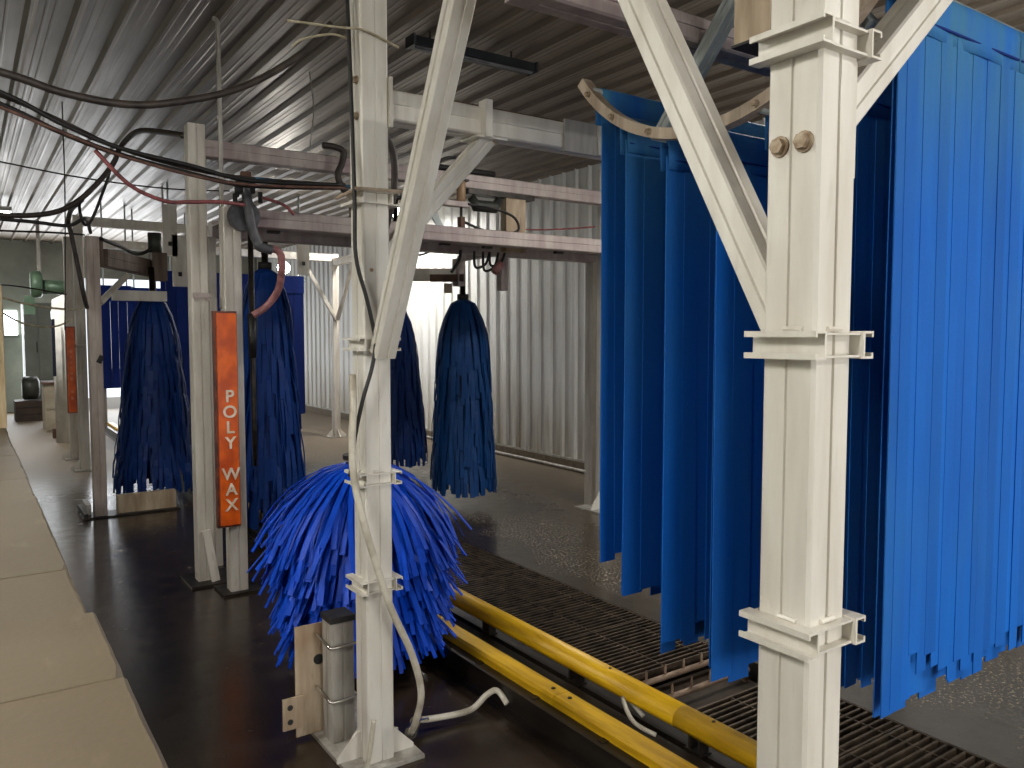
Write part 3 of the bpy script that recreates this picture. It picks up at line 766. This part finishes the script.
fb = thing('pivot_carrier', (3.64, 6.07, 2.0), 'white swing arm over the slim brush by the wall', 'arm')
MB().sweep(grooved(.09, .11), (3.60, 6.10, 2.06), (2.85, 6.62, 2.06)).build('arm', 'alu_white', fb)
MB().sweep(grooved(.10, .06, 0, .001, .003), (3.64, 6.05, 2.03), (3.40, 6.22, 2.03)).build('bracket', 'rust_box', fb)
MB().box(3.57, 3.64, 6.03, 6.13, 1.96, 2.20).build('pivot', 'alu_pink', fb)
MB().box(3.57, 3.63, 5.511, 6.05, 2.175, 2.225).build('drop_bracket', 'alu_pink', fb)
MB().box(3.50, 3.56, 6.12, 6.16, 1.90, 1.985).build('stop_block', 'plate_rust', fb)
cable('air_line', [(2.9, 6.3, 2.26), (3.15, 6.3, 2.21), (3.35, 6.25, 2.24), (3.45, 6.2, 2.30)], .009, 'cable_black', 'black air line drooping above the white swing arm', 'cable')

# rotary valve and pink hose at the top of the sign
va = thing('rotary_valve', (1.36, 4.6, 2.2), 'dark round rotary valve with grey pipe above the orange sign', 'valve')
MB().tube([(1.34, 4.62, 2.21), (1.34, 4.69, 2.21)], [.085, .085], 22).build('disc', 'grey_plastic', va)
MB().tube(smooth_pts([(1.33, 4.58, 2.36), (1.345, 4.57, 2.24), (1.365, 4.57, 2.12), (1.39, 4.57, 2.06), (1.40, 4.57, 2.035), (1.47, 4.57, 2.02)]), .028, 12).build('pipe', 'grey_plastic', va, True)
MB().box(1.29, 1.38, 4.56, 4.64, 2.33, 2.40).build('head', 'black_cap', va)
MB().tube([(1.34, 4.60, 2.40), (1.34, 4.60, 2.45)], .03, 10).build('cap', 'rust_box', va)
for x, z in ((1.28, 2.30), (1.41, 2.28), (1.27, 2.26)): MB().tube([(x, 4.57, z), (x, 4.57, z + .06)], .013, 8).build('fitting', 'black_cap', va)
cable('hose', [(1.47, 4.57, 2.03), (1.52, 4.57, 2.0), (1.535, 4.6, 1.90), (1.525, 4.65, 1.79), (1.47, 4.7, 1.70), (1.40, 4.72, 1.65)], .021, 'hose_pink', 'pink ribbed hose curving down right of the orange sign', 'hose', seg=10)
ds = thing('drop_pipe', (1.415, 4.72, 1.0), 'dark drop pipe hanging beside the orange sign post', 'pipe')
MB().tube([(1.418, 4.80, 2.15), (1.418, 4.80, 1.0), (1.418, 4.80, .75)], [.016, .016, .012], 10).build('pipe', 'dark_steel', ds, True)
MB().tube([(1.405, 4.75, 1.66), (1.40, 4.74, 1.40)], [.03, .022], 12).build('sleeve', 'black_rubber', ds, True)
cable('conduit', [(1.262, 4.9, 3.37), (1.27, 4.86, 3.34), (1.268, 4.84, 3.2), (1.268, 4.84, 2.4), (1.255, 4.84, 1.69)], .013, 'alu_grey', 'thin steel conduit dropping from the ceiling to the orange sign', 'conduit', seg=10)

# ------------------------------------------------------------------ signs
def letters(txt, x, z0, step, size, y, mat, parent, name):
    z = z0
    for ch in txt:
        if ch != ' ':
            c = bpy.data.curves.new('letter', 'FONT'); c.body = ch; c.size = size; c.align_x = 'CENTER'; c.extrude = 0.002; c.offset = size * .018
            t = bpy.data.objects.new('tmp', c); COL.objects.link(t)
            m = bpy.data.meshes.new_from_object(t.evaluated_get(bpy.context.evaluated_depsgraph_get()))
            bpy.data.objects.remove(t); m.materials.clear(); m.materials.append(MAT[mat])
            o = bpy.data.objects.new(name, m); COL.objects.link(o)
            o.matrix_basis = Matrix.Translation((x, y, z)) @ Matrix.Rotation(PI / 2, 4, 'X'); put(o, parent)
        z -= step
sg = thing('function_sign', (1.245, 4.72, .42), 'tall orange light-box sign reading POLY WAX between two grey posts', 'sign')
MB().box(1.176, 1.306, 4.72, 4.762, 0.415, 1.672).build('housing', 'sign_edge', sg)
MB().box(1.190, 1.300, 4.706, 4.722, 0.43, 1.660).build('lens', 'sign_orange', sg)
letters('POLY WAX', 1.252, 1.150, 0.0905, 0.098, 4.703, 'sign_letter', sg, 'letter')
sg2 = thing('function_sign', (.92, 9.6, .72), 'small distant orange light-box sign beside the white panel', 'sign')
MB().box(.885, .975, 9.62, 9.67, 0.70, 1.62).build('housing', 'sign_edge', sg2)
MB().box(.93, 1.05, 9.67, 10.10, 1.40, 1.43).build('bracket', 'alu_grey', sg2)
MB().box(.892, .968, 9.605, 9.622, 0.71, 1.61).build('lens', 'sign_orange', sg2)
for q in range(8):
    z = 1.36 - q * .058 if q < 6 else 1.34 - q * .068
    MB().box(.918, .942, 9.600, 9.606, z - .018, z + .012).build('faint_mark', 'sign_faint', sg2)

# ================================================================== C frame with rust-brown arm
cf = thing('swing_arm_frame', (.90, 7.45, 0), 'weathered post with rust-brown swing arm left of the wide brush', 'frame')
cp = post(cf, .90, 7.46, 2.345, 'alu_weather')
base_plate(cp, .76, 1.52, 7.38, 7.62, 'dark_steel')
MB().box(1.03, 1.50, 7.44, 7.52, .014, .165).build('base_beam', 'plate_rust', cf)
MB().box(.77, .80, 7.38, 7.85, .014, .05).build('base_angle', 'dark_steel', cf); MB().box(.80, .84, 7.52, 7.8, .014, .10).build('base_angle', 'alu_grey', cf)
MB().sweep(grooved(.10, .15), (.98, 7.50, 2.18), (1.50, 8.25, 2.16)).build('swing_arm', 'alu_rust', cf)
MB().box(1.47, 1.60, 8.05, 8.22, 2.04, 2.30).build('pivot_box', 'alu_rust', cf)
MB().tube([(1.50, 8.08, 2.30), (1.50, 8.08, 2.48)], .06, 14).build('motor', 'dark_motor', cf, True)
MB().tube([(1.47, 8.06, 2.04), (1.47, 8.06, 1.9)], .03, 10).build('spindle', 'dark_steel', cf)
MB().box(.955, .985, 7.46, 7.50, 2.10, 2.34).build('hinge', 'alu_rust', cf)
MB().sweep(grooved(.05, .05, .002, .002, .003), (.95, 7.50, 1.80), (1.22, 7.86, 2.06), (0, 1, 0)).build('brace', 'alu_white', cf)
MB().box(1.1, 1.55, 7.85, 7.93, 1.84, 1.93).build('tie_beam', 'alu_white', cf)
MB().sweep([(-.02, -.006), (.02, -.006), (.02, .006), (-.02, .006)], (.915, 7.404, 1.30), (.945, 7.404, 1.36), (0, 1, 0)).build('tear', 'black_cap', cf)
cable('air_line', [(.96, 7.42, 2.33), (1.15, 7.7, 2.30), (1.35, 8.0, 2.27), (1.5, 8.05, 2.36)], .015, 'cable_black', 'black hose lying along the rust-brown swing arm', 'hose')

# ================================================================== far mitter arch and cloths
fa = thing('mitter_arch', (1.10, 10.1, 0), 'distant aluminium arch holding the dark blue cloths near the exit', 'frame')
for yy, zt in ((10.15, 2.86), (11.15, 2.72)):
    p = post(fa, 1.085, yy, zt, 'alu_post'); base_plate(p, .97, 1.2, yy - .12, yy + .12)
    gusset(p, (1.04, yy), -1, 0, 'alu_white', .1, .12)
    p = post(fa, 4.56, yy + .15, zt, 'alu_post'); base_plate(p, 4.42, 4.70, yy + .03, yy + .28)
    for (dx, dy) in ((-1, 0), (1, 0), (0, -1)): gusset(p, (4.56 + dx * PS/2, yy + .15 + dy * PS/2), dx, dy, 'alu_white', .1, .12)
    MB().sweep(BEAM, (1.14, yy, zt - .06), (4.52, yy + .15, zt - .06)).build('cross_beam', 'alu_white', fa)
MB().sweep(BEAM, (4.56, 10.3, 2.6), (4.56, 11.3, 2.6)).build('side_beam', 'alu_white', fa)
brace(fa, (4.56, 11.25, 1.75), (4.05, 11.25, 2.62), 'alu_post', (0, 1, 0), grooved(.05, .05, .002, .002, .003))
brace(fa, (4.56, 11.2, 1.75), (4.56, 10.6, 2.58), 'alu_post', (1, 0, 0), grooved(.05, .05, .002, .002, .003))
for x, z0, z1 in ((1.95, 2.45, 3.05), (2.05, 2.1, 2.7), (3.55, 2.3, 2.75)):
    b = MB().box(x, x + .16, 10.02, 10.05, z0, z1); o = b.build('hanger_plate', 'alu_white', fa)
    MB().box(x + .06, x + .10, 10.012, 10.02, z0 + .12, z0 + .17).build('slot', 'black_cap', o)
def far_row(yy, x0, x1, zt, zb, label):
    root = thing('cloth_curtain', (x0, yy, zt), label, 'curtain', 'distant wash cloth rows')
    MB().tube([(x0 - .03, yy, zt + .01), (x1 + .03, yy, zt + .01)], .014, 8).build('rod', 'galv_blue', root)
    MB().box(x0, x1, yy - .016, yy + .016, zt - .2, zt + .03).build('header', 'cloth_far', root)
    for x in (x0 + .05, x1 - .05): MB().tube([(x, yy, zt + .02), (x, yy, ZC)], .012, 6).build('hanger_rod', 'galv_blue', root)
    u = x0
    while u < x1 - .02:
        w = random.uniform(.10, .13); w = min(w, x1 - u)
        z = zb + random.uniform(-.03, .03); o = random.uniform(-.014, .014)
        MB().ribbon([(u + w/2, yy + o * .3, zt - .18), (u + w/2, yy + o, (zt + zb) / 2), (u + w/2 + o * .3, yy + o, z)], [(1, 0, 0)] * 3, w - .002, .006).build('strip', 'cloth_far', root)
        u += w
far_row(10.45, 2.05, 3.78, 2.28, .45, 'dark blue distant cloth row behind the brush right of the orange sign')
far_row(10.75, 2.05, 3.88, 2.26, .42, 'second dark blue distant cloth row, just behind the first')
far_row(12.6, 1.60, 2.0, 2.2, .75, 'narrow dark blue cloth panel seen right of the weathered post')
far_row(13.0, 2.06, 2.9, 2.2, .75, 'blue cloth panel beyond a bright slit, left of the wide brush')

# ================================================================== far end clutter
wp = thing('splash_panel', (.98, 12.3, 0), 'tall white curved splash panel near the far end', 'panel')
b = MB(); vs = []; fs = []; n = 10
for i in range(n + 1):
    a = i / n; x = 1.03 + .28 * a ** 1.0; y = 12.9 - .9 * a + .25 * math.sin(PI * a)
    for z in (0.0, 2.02 + .16 * a): vs += [(x, y, z), (x + .03, y + .02, z)]
for i in range(n):
    q = i * 4; r = q + 4
    fs += [(q, q + 2, r + 2, r), (q + 1, r + 1, r + 3, q + 3), (q + 2, q + 3, r + 3, r + 2), (q, r, r + 1, q + 1)]
fs += [(0, 1, 3, 2), (n*4, n*4 + 2, n*4 + 3, n*4 + 1)]
b.add(vs, fs).build('sheet', 'white_panel', wp, True)
MB().box(1.01, 1.05, 12.78, 12.82, .95, 1.75).build('navy_patch', 'navy_panel', wp)
bl = thing('blower', (.95, 14.9, 2.2), 'green blower with a round housing hung under the far ceiling', 'blower')
MB().tube([(.90, 14.8, 2.33), (.93, 14.8, 2.33), (1.03, 14.8, 2.33), (1.06, 14.8, 2.33)], [.18, .215, .215, .18], 26).build('housing', 'green_blower', bl, True)
MB().tube([(1.0, 14.8, 2.29), (1.62, 14.8, 2.29)], .115, 18).build('motor', 'green_blower', bl, True)
for x in (1.1, 1.3, 1.5): MB().tube([(x, 14.8, 2.29), (x + .02, 14.8, 2.29)], .122, 18).build('band', 'green_blower', bl)
MB().box(.80, .95, 14.75, 14.85, 1.85, 2.14).build('nozzle', 'green_blower', bl)
MB().box(1.0, 1.05, 14.78, 14.82, 2.5, ZC - .02).build('hanger', 'alu_grey', bl)
dcab = thing('equipment_cabinet', (.95, 17.3, 0), 'tall grey equipment cabinet at the far end', 'cabinet')
MB().box(.92, 1.36, 17.2, 18.0, 0, 2.12).build('body', 'grey_door', dcab)
MB().box(.935, 1.13, 17.185, 17.2, .7, 2.08).build('door', 'grey_door', dcab)
MB().box(1.15, 1.345, 17.185, 17.2, .7, 2.08).build('door', 'grey_door', dcab)
MB().box(1.105, 1.12, 17.17, 17.185, 1.2, 1.4).build('handle', 'dark_steel', dcab)
wn = tag(MB().box(.63, .66, Y1 - .03, Y1 + .02, 1.46, 2.06).build('window_1', 'grey_door'), 'bright far window', kind='structure')
MB().box(.66, .88, Y1 - .02, Y1 - .01, 1.52, 2.0).build('pane', 'window_glow', wn)
MB().box(.66, .91, Y1 - .03, Y1 - .0, 1.47, 1.52).build('frame', 'grey_door', wn)
wn = tag(MB().box(1.40, 1.43, Y1 - .03, Y1 + .02, 1.46, 2.06).build('window_2', 'grey_door'), 'second bright far window', kind='structure')
MB().box(1.43, 1.66, Y1 - .02, Y1 - .01, 1.55, 2.0).build('pane', 'window_glow', wn)
bx_ = thing('motor_crate', (.95, 16.5, 0), 'brown crate with a dark round motor on top at the far end', 'crate')
MB().box(.70, 1.13, 16.4, 16.9, 0, .36).build('crate', 'brown_box', bx_)
for z in (.12, .24): MB().box(.695, 1.135, 16.39, 16.40, z, z + .012).build('slat_gap', 'black_cap', bx_)
MB().tube([(.82, 16.6, .58), (.85, 16.6, .58), (1.05, 16.6, .58), (1.09, 16.6, .58)], [.16, .21, .21, .14], 20).build('motor', 'dark_motor', bx_, True)
bc = thing('beige_cabinet', (1.13, 14.6, 0), 'low beige cabinet with a brown top at the far end', 'cabinet')
MB().box(1.02, 1.26, 14.5, 15.1, 0, .74).build('body', 'beige_cabinet', bc)
MB().box(1.0, 1.28, 14.48, 15.12, .74, .78).build('top', 'rust_box', bc)
MB().box(1.04, 1.24, 14.485, 14.5, .36, .70).build('drawer', 'beige_cabinet', bc); MB().box(1.04, 1.24, 14.485, 14.5, .03, .33).build('door', 'beige_cabinet', bc)
tag(MB().box(1.04, 1.14, 13.5, 13.62, 0, .14).build('small_crate', 'rust_box'), 'small brown box on the floor before the beige cabinet', 'box')
cx = thing('carton', (2.0, 14.2, .75), 'upper tan cardboard carton seen right of the weathered post', 'carton')
tb = thing('work_table', (2.3, 14.3, 0), 'work table carrying cartons beyond the distant cloths', 'table')
MB().box(1.75, 2.8, 14.0, 14.6, .70, .74).build('top', 'grey_plastic', tb)
for x in (1.8, 2.72):
    for y in (14.05, 14.52): MB().box(x, x + .04, y, y + .04, 0, .70).build('leg', 'alu_grey', tb)
MB().box(1.86, 2.10, 14.1, 14.4, .74, .98).build('box', 'carton', cx); MB().box(1.86, 2.10, 14.2, 14.24, .98, .983).build('tape', 'plate_rust', cx)
cx2 = thing('carton', (2.3, 14.2, .74), 'lower tan cardboard carton beside the taller one', 'carton')
MB().box(2.12, 2.46, 14.05, 14.35, .74, .88).build('box', 'carton', cx2); MB().box(2.12, 2.46, 14.18, 14.22, .88, .883).build('tape', 'plate_rust', cx2)

# ================================================================== lamps
lt = thing('tube_light', (2.7, 4.38, 3.27), 'unlit black tube light fixture hanging under the dark ceiling', 'lamp')
MB().sweep([(-.05, -.028), (.05, -.028), (.034, .03), (-.034, .03)], (2.27, 4.38, 3.292), (3.17, 4.38, 3.292), (0, 0, 1)).build('housing', 'fixture_black', lt)
for x in (2.262, 3.165): MB().box(x, x + .014, 4.325, 4.435, 3.258, 3.325).build('end_cap', 'fixture_black', lt)
MB().tube([(2.29, 4.36, 3.262), (3.15, 4.36, 3.262)], .012, 10).build('tube', 'grey_plastic', lt, True)
for x in (2.4, 3.0): MB().tube([(x, 4.38, 3.32), (x, 4.38, ZC - .005)], .006, 6).build('hanger', 'dark_steel', lt)
def flood(loc, power, r, label, aim, on=True):
    f = thing('flood_lamp', loc, label, 'lamp'); x, y, z = loc
    d = Vector(aim).normalized(); p = Vector(loc)
    MB().tube([p - d * .08, p - d * .06, p], [r * .5, r * .9, r], 18).build('housing', 'grey_plastic', f, True)
    MB().tube([p, p + d * .006], r * .86, 18).build('lens', 'lamp_glow', f)
    MB().tube([p - d * .06, p - d * .06 + Vector((0, 0, .16))], .01, 8).build('bracket', 'dark_steel', f)
    l = bpy.data.lights.new('lamp_light', 'SPOT'); l.energy = power; l.shadow_soft_size = r; l.spot_size = math.radians(160); l.spot_blend = .6; l.color = (1, .96, .88)
    o = bpy.data.objects.new('lamp_light', l); COL.objects.link(o); o.location = p + d * .02
    o.rotation_euler = d.to_track_quat('-Z', 'Y').to_euler(); put(o, f)
flood((3.70, 11.0, 2.46), 60, .10, 'small lit flood lamp below the distant arch beam', (-.5, -1, -.3))
def led(loc, lx, ly, power, label, col=(1, .96, .90)):
    f = thing('ceiling_light', loc, label, 'lamp'); x, y, z = loc
    MB().box(x - lx/2, x + lx/2, y - ly/2, y + ly/2, z, z + .06).build('housing', 'white_panel', f)
    MB().box(x - lx/2 + .02, x + lx/2 - .02, y - ly/2 + .02, y + ly/2 - .02, z - .012, z).build('diffuser', 'lamp_glow', f)
    for sx in (-.4, .4): MB().tube([(x + sx * lx, y, z + .06), (x + sx * lx, y, ZC)], .006, 6).build('hanger', 'dark_steel', f)
    o = area('lamp_light', (x, y, z - .02), (0, 0, 0), lx - .04, ly - .04, power, col); put(o, f)
led((-1.75, 0.5, 3.12), 1.2, .25, 70, 'lit ceiling light over the walkway behind the viewer')
led((-1.7, 3.6, 3.15), 1.2, .25, 46, 'added fill light over the walkway beyond the half wall')  # unseen lamp, added to brighten the posts and brushes at mid-depth
led((4.15, 2.98, 3.25), .34, .34, 52, 'added fill light hidden behind the hanging cloths')  # extra lamp, kept out of sight, added to lift wall, floor and tall brushes
led((3.0, -1.6, 3.15), 1.2, .3, 45, 'lit ceiling light over the entrance')
led((0.0, 13.0, 3.2), 1.2, .3, 32, 'lit ceiling light over the far walkway')
led((4.9, 10.2, 3.2), .3, 1.2, 40, 'lit ceiling light beside the white wall')

# ================================================================== cables and hoses
cable('power_cable', [(-.3, 2.95, 2.40), (.112, 2.75, 2.288), (.261, 2.75, 2.257), (.422, 2.75, 2.248), (.567, 2.75, 2.274), (.788, 2.75, 2.358), (.996, 2.75, 2.506), (1.10, 2.72, 2.625)], .012, 'cable_brown', 'thick brown cable sagging from the upper left to the near white post', seg=10)
offs = [(0, 0, .012, 'cable_black', 'topmost black cable of the bundle sagging across the upper left'), (.03, -.045, .013, 'cable_black', 'lower black cable of the bundle sagging across the upper left'),
        (-.03, -.07, .008, 'cable_copper', 'copper-coloured line along the underside of the sagging bundle'), (.04, .012, .010, 'cable_brown', 'brown cable riding on top of the sagging bundle')]
for k, (dy, dz, r, m, lab) in enumerate(offs):
    f = 1.0
    pts = [(-.3, 4.35, 2.76), (.176, 4.4, 2.640), (.413, 4.4, 2.550), (.669, 4.4, 2.458), (.997, 4.4, 2.405), (1.304, 4.4, 2.375), (1.848, 4.4, 2.40)]
    cable('bundle_cable', [(x, y + dy, z + dz * (1 - .6 * i / 6) + .008 * math.sin(i * 2.1 + k)) for i, (x, y, z) in enumerate(pts)], r, m, lab)
cable('bundle_cable', [(1.34, 4.43, 2.385), (1.6, 4.43, 2.375), (1.9, 4.43, 2.40), (2.1, 4.5, 2.42)], .012, 'cable_blue', 'blue cable leading from the rotary valve behind the near white post')
cable('hose', [(.565, 4.45, 2.444), (.718, 4.45, 2.29), (.881, 4.45, 2.226), (1.0, 4.45, 2.232), (1.157, 4.45, 2.246), (1.30, 4.5, 2.25)], .011, 'hose_red', 'red hose dipping from the bundle to the rotary valve', 'hose')
cable('hose', [(1.40, 4.5, 2.30), (1.52, 4.5, 2.27), (1.58, 4.5, 2.22)], .009, 'hose_red', 'short red hose right of the rotary valve', 'hose')
cable('power_cable', [(-.2, 6.5, 2.36), (.233, 6.5, 2.349), (.517, 6.5, 2.383), (.687, 6.5, 2.472), (.825, 6.5, 2.615), (.94, 6.5, 2.775), (.98, 6.4, 2.885), (1.022, 6.0, 2.915), (1.09, 5.6, 2.84), (1.15, 5.2, 2.745)], .019, 'cable_brown', 'thick brown hose from the tall grey post top dropping to the far left')
cable('power_cable', [(.941, 6.55, 2.79), (.903, 6.6, 2.643), (.804, 6.6, 2.38), (.751, 6.6, 2.34), (.72, 6.56, 2.46), (.74, 6.52, 2.50)], .011, 'cable_black', 'black cable loop hanging from the thick brown hose')
cable('power_cable', [(-.2, 6.9, 2.38), (.246, 6.9, 2.37), (.457, 6.9, 2.366), (.677, 6.9, 2.356), (.793, 6.9, 2.415), (.875, 7.3, 2.36)], .014, 'cable_black', 'lower black cable crossing to the weathered post')
cable('power_cable', [(-.2, 7.1, 2.30), (.3, 7.1, 2.31), (.6, 7.2, 2.33), (.84, 7.4, 2.35)], .008, 'cable_black', 'thin lowest black cable reaching the weathered post top')
cable('hose', [(.70, 6.55, 2.47), (.70, 6.9, 2.47), (.709, 7.2, 2.42), (.732, 7.2, 2.297), (.802, 7.2, 1.843), (.84, 7.38, 1.76)], .018, 'cable_brown', 'dark hose running down the left side of the weathered post', 'hose')
cable('wire', [(.705, 7.3, 3.37), (.702, 7.3, 2.604), (.67, 7.3, 1.573)], .005, 'cable_black', 'thin vertical wire left of the weathered post', 'cable')
cable('wire', [(.05, 11.0, 2.1), (.5, 11.3, 2.12), (1.05, 11.1, 2.02)], .010, 'cable_black', 'thin dark line crossing the bright far ceiling', 'cable')
cable('wire', [(.1, 8.0, 1.93), (.4, 8.2, 1.82), (.75, 8.4, 1.77), (.95, 8.6, 1.78)], .010, 'wire_white', 'white wire swinging across the far left', 'cable')
cable('wire', [(.2, 9.6, 1.86), (.5, 9.8, 1.66), (.8, 9.9, 1.62), (.98, 10.0, 1.70)], .010, 'wire_white', 'second white wire hanging lower at the far left', 'cable')
cable('wire', [(2.057, 5.5, 3.37), (1.99, 5.25, 3.05), (1.90, 5.10, 2.73)], .004, 'alu_grey', 'thin hanger wire from the ceiling to the upper cross beam', 'cable')
cable('wire', [(-.2, 7.0, 2.86), (.25, 7.0, 2.80), (.8, 7.0, 2.74), (1.4, 7.0, 2.72), (1.9, 7.0, 2.75)], .006, 'cable_black', 'thin dark wire crossing under the ceiling left of the tall grey post', 'cable')
cable('hose', [(1.30, 2.72, 2.27), (1.335, 2.72, 2.20), (1.335, 2.72, 2.07), (1.31, 2.72, 1.96), (1.28, 2.72, 1.88)], .013, 'cable_brown', 'dark hose hanging right of the near post below its cross beam', 'hose')
cable('hose', [(1.96, 5.02, 2.76), (2.04, 5.02, 2.76), (2.10, 5.02, 2.735), (2.09, 5.02, 2.66), (2.06, 5.02, 2.58), (2.09, 5.02, 2.50), (2.15, 5.02, 2.44), (2.16, 5.02, 2.28)], .022, 'cable_brown', 'thick dark hose bent over the upper stained beam left of the near post', 'hose')
# tie wires round the near post
cable('tie_wire', [(.90, 2.60, 2.555), (1.05, 2.55, 2.55), (1.125, 2.535, 2.555), (1.18, 2.538, 2.548), (1.24, 2.535, 2.530), (1.265, 2.53, 2.52)], .004, 'wire_white', 'pale tie wire wrapped round the top of the near post', 'wire')
cable('tie_wire', [(1.125, 2.62, 2.545), (1.06, 2.62, 2.55), (.98, 2.68, 2.535), (.95, 2.70, 2.51)], .004, 'wire_white', 'loose pale wire end left of the near post top', 'wire')
for z in (2.05, 1.985): pass
b = MB().tube([(AX - .09, AY - .085, 2.025), (AX + .09, AY - .085, 2.03)], .006, 6); b.tube([(AX - .085, AY - .09, 2.025), (AX - .085, AY + .09, 2.015)], .006, 6); b.build('clamp_rod', 'arc_steel', pA)
# hoses on post A
cable('power_cable', [(1.105, 2.60, 2.80), (1.10, 2.56, 2.4), (1.092, 2.52, 2.0), (1.092, 2.515, 1.80), (1.125, 2.505, 1.66), (1.146, 2.50, 1.56), (1.15, 2.495, 1.50), (1.135, 2.495, 1.42), (1.105, 2.50, 1.32), (1.085, 2.52, 1.2), (1.08, 2.56, 1.05)], .007, 'cable_black', 'thin black cable running down the near white post', 'cable')
cable('hose', [(1.085, 2.54, 1.40), (1.070, 2.5, 1.30), (1.060, 2.49, 1.185), (1.064, 2.485, 1.05), (1.098, 2.47, .874), (1.178, 2.47, .615), (1.265, 2.47, .414), (1.307, 2.48, .257), (1.31, 2.53, .13), (1.33, 2.60, .06)], .0125, 'hose_cream', 'cream hose crossing the front of the near white post down to the floor', 'hose', seg=10)
cable('hose', [(1.39, 2.69, .045), (1.49, 2.676, .035), (1.625, 2.666, .032), (1.72, 2.69, .06), (1.765, 2.68, .07), (1.775, 2.62, .035)], .0125, 'hose_cream', 'cream hose lying on the floor from the valve to the conveyor', 'hose', seg=10)
hv = thing('hose_valve', (1.36, 2.64, .03), 'small chrome hose valve on the floor right of the near post', 'valve')
MB().tube([(1.325, 2.60, .05), (1.40, 2.69, .045)], .019, 10).build('body', 'chrome', hv, True)
for a in ((1.335, 2.615), (1.39, 2.68)): MB().tube([(a[0] - .008, a[1] - .008, .047), (a[0] + .008, a[1] + .008, .047)], .023, 10).build('clip', 'chrome', hv)
MB().sweep([(-.008, -.004), (.008, -.004), (.008, .004), (-.008, .004)], (1.355, 2.65, .062), (1.40, 2.60, .085)).build('handle', 'chrome', hv)
MB().tube([(1.362, 2.645, .014), (1.362, 2.645, .04)], .012, 8).build('drain', 'chrome', hv)
cable('hose', [(1.30, 2.66, .045), (1.26, 2.70, .045), (1.22, 2.72, .04)], .011, 'hose_cream', 'short cream hose stub behind the near post', 'hose')
cable('hose', [(1.10, 2.50, .02), (1.112, 2.49, .10), (1.125, 2.492, .18), (1.128, 2.492, .2)], .009, 'hose_cream', 'thin cream tube at the foot of the near post', 'hose')
# short capped post with U bolts and plate
sp = thing('short_post', (1.12, 2.85, .014), 'short black-capped aluminium post with two U bolts beside the near post', 'post')
MB().sweep(grooved(.092), (1.125, 2.80, .0145), (1.125, 2.80, .47)).build('tube', 'alu_grey', sp)
MB().box(1.076, 1.174, 2.75, 2.85, .47, .492).build('cap', 'black_cap', sp)
for z in (.18, .385):
    MB().tube(smooth_pts([(1.062, 2.86, z + .02), (1.066, 2.757, z + .008), (1.074, 2.742, z), (1.125, 2.738, z), (1.176, 2.738, z + .004)], 4), .006, 8).build('u_bolt', 'chrome', sp, True)
mp = thing('mount_plate', (1.06, 2.95, .02), 'tan steel plate with a two-hole tab behind the short post', 'plate')
MB().box(.985, 1.16, 2.875, 2.883, .016, .44).build('plate', 'plate_rust', mp)
t_ = MB().box(.93, 1.01, 2.86, 2.87, .06, .18).build('tab', 'plate_rust', mp)
for z in (.09, .145): MB().tube([(.957, 2.8585, z), (.957, 2.861, z)], .011, 12).build('hole', 'black_cap', t_)
MB().tube([(1.075, 2.872, .30), (1.075, 2.885, .30)], .02, 14).build('knock_out', 'black_cap', mp)
# pipe along the foot of the wall
cable('pipe', [(XW - .06, 2.0, .03), (XW - .055, 6.0, .03), (XW - .06, 9.0, .03), (XW - .055, 13.0, .03)], .018, 'alu_grey', 'blue-grey pipe lying along the foot of the white wall', 'pipe', seg=10)
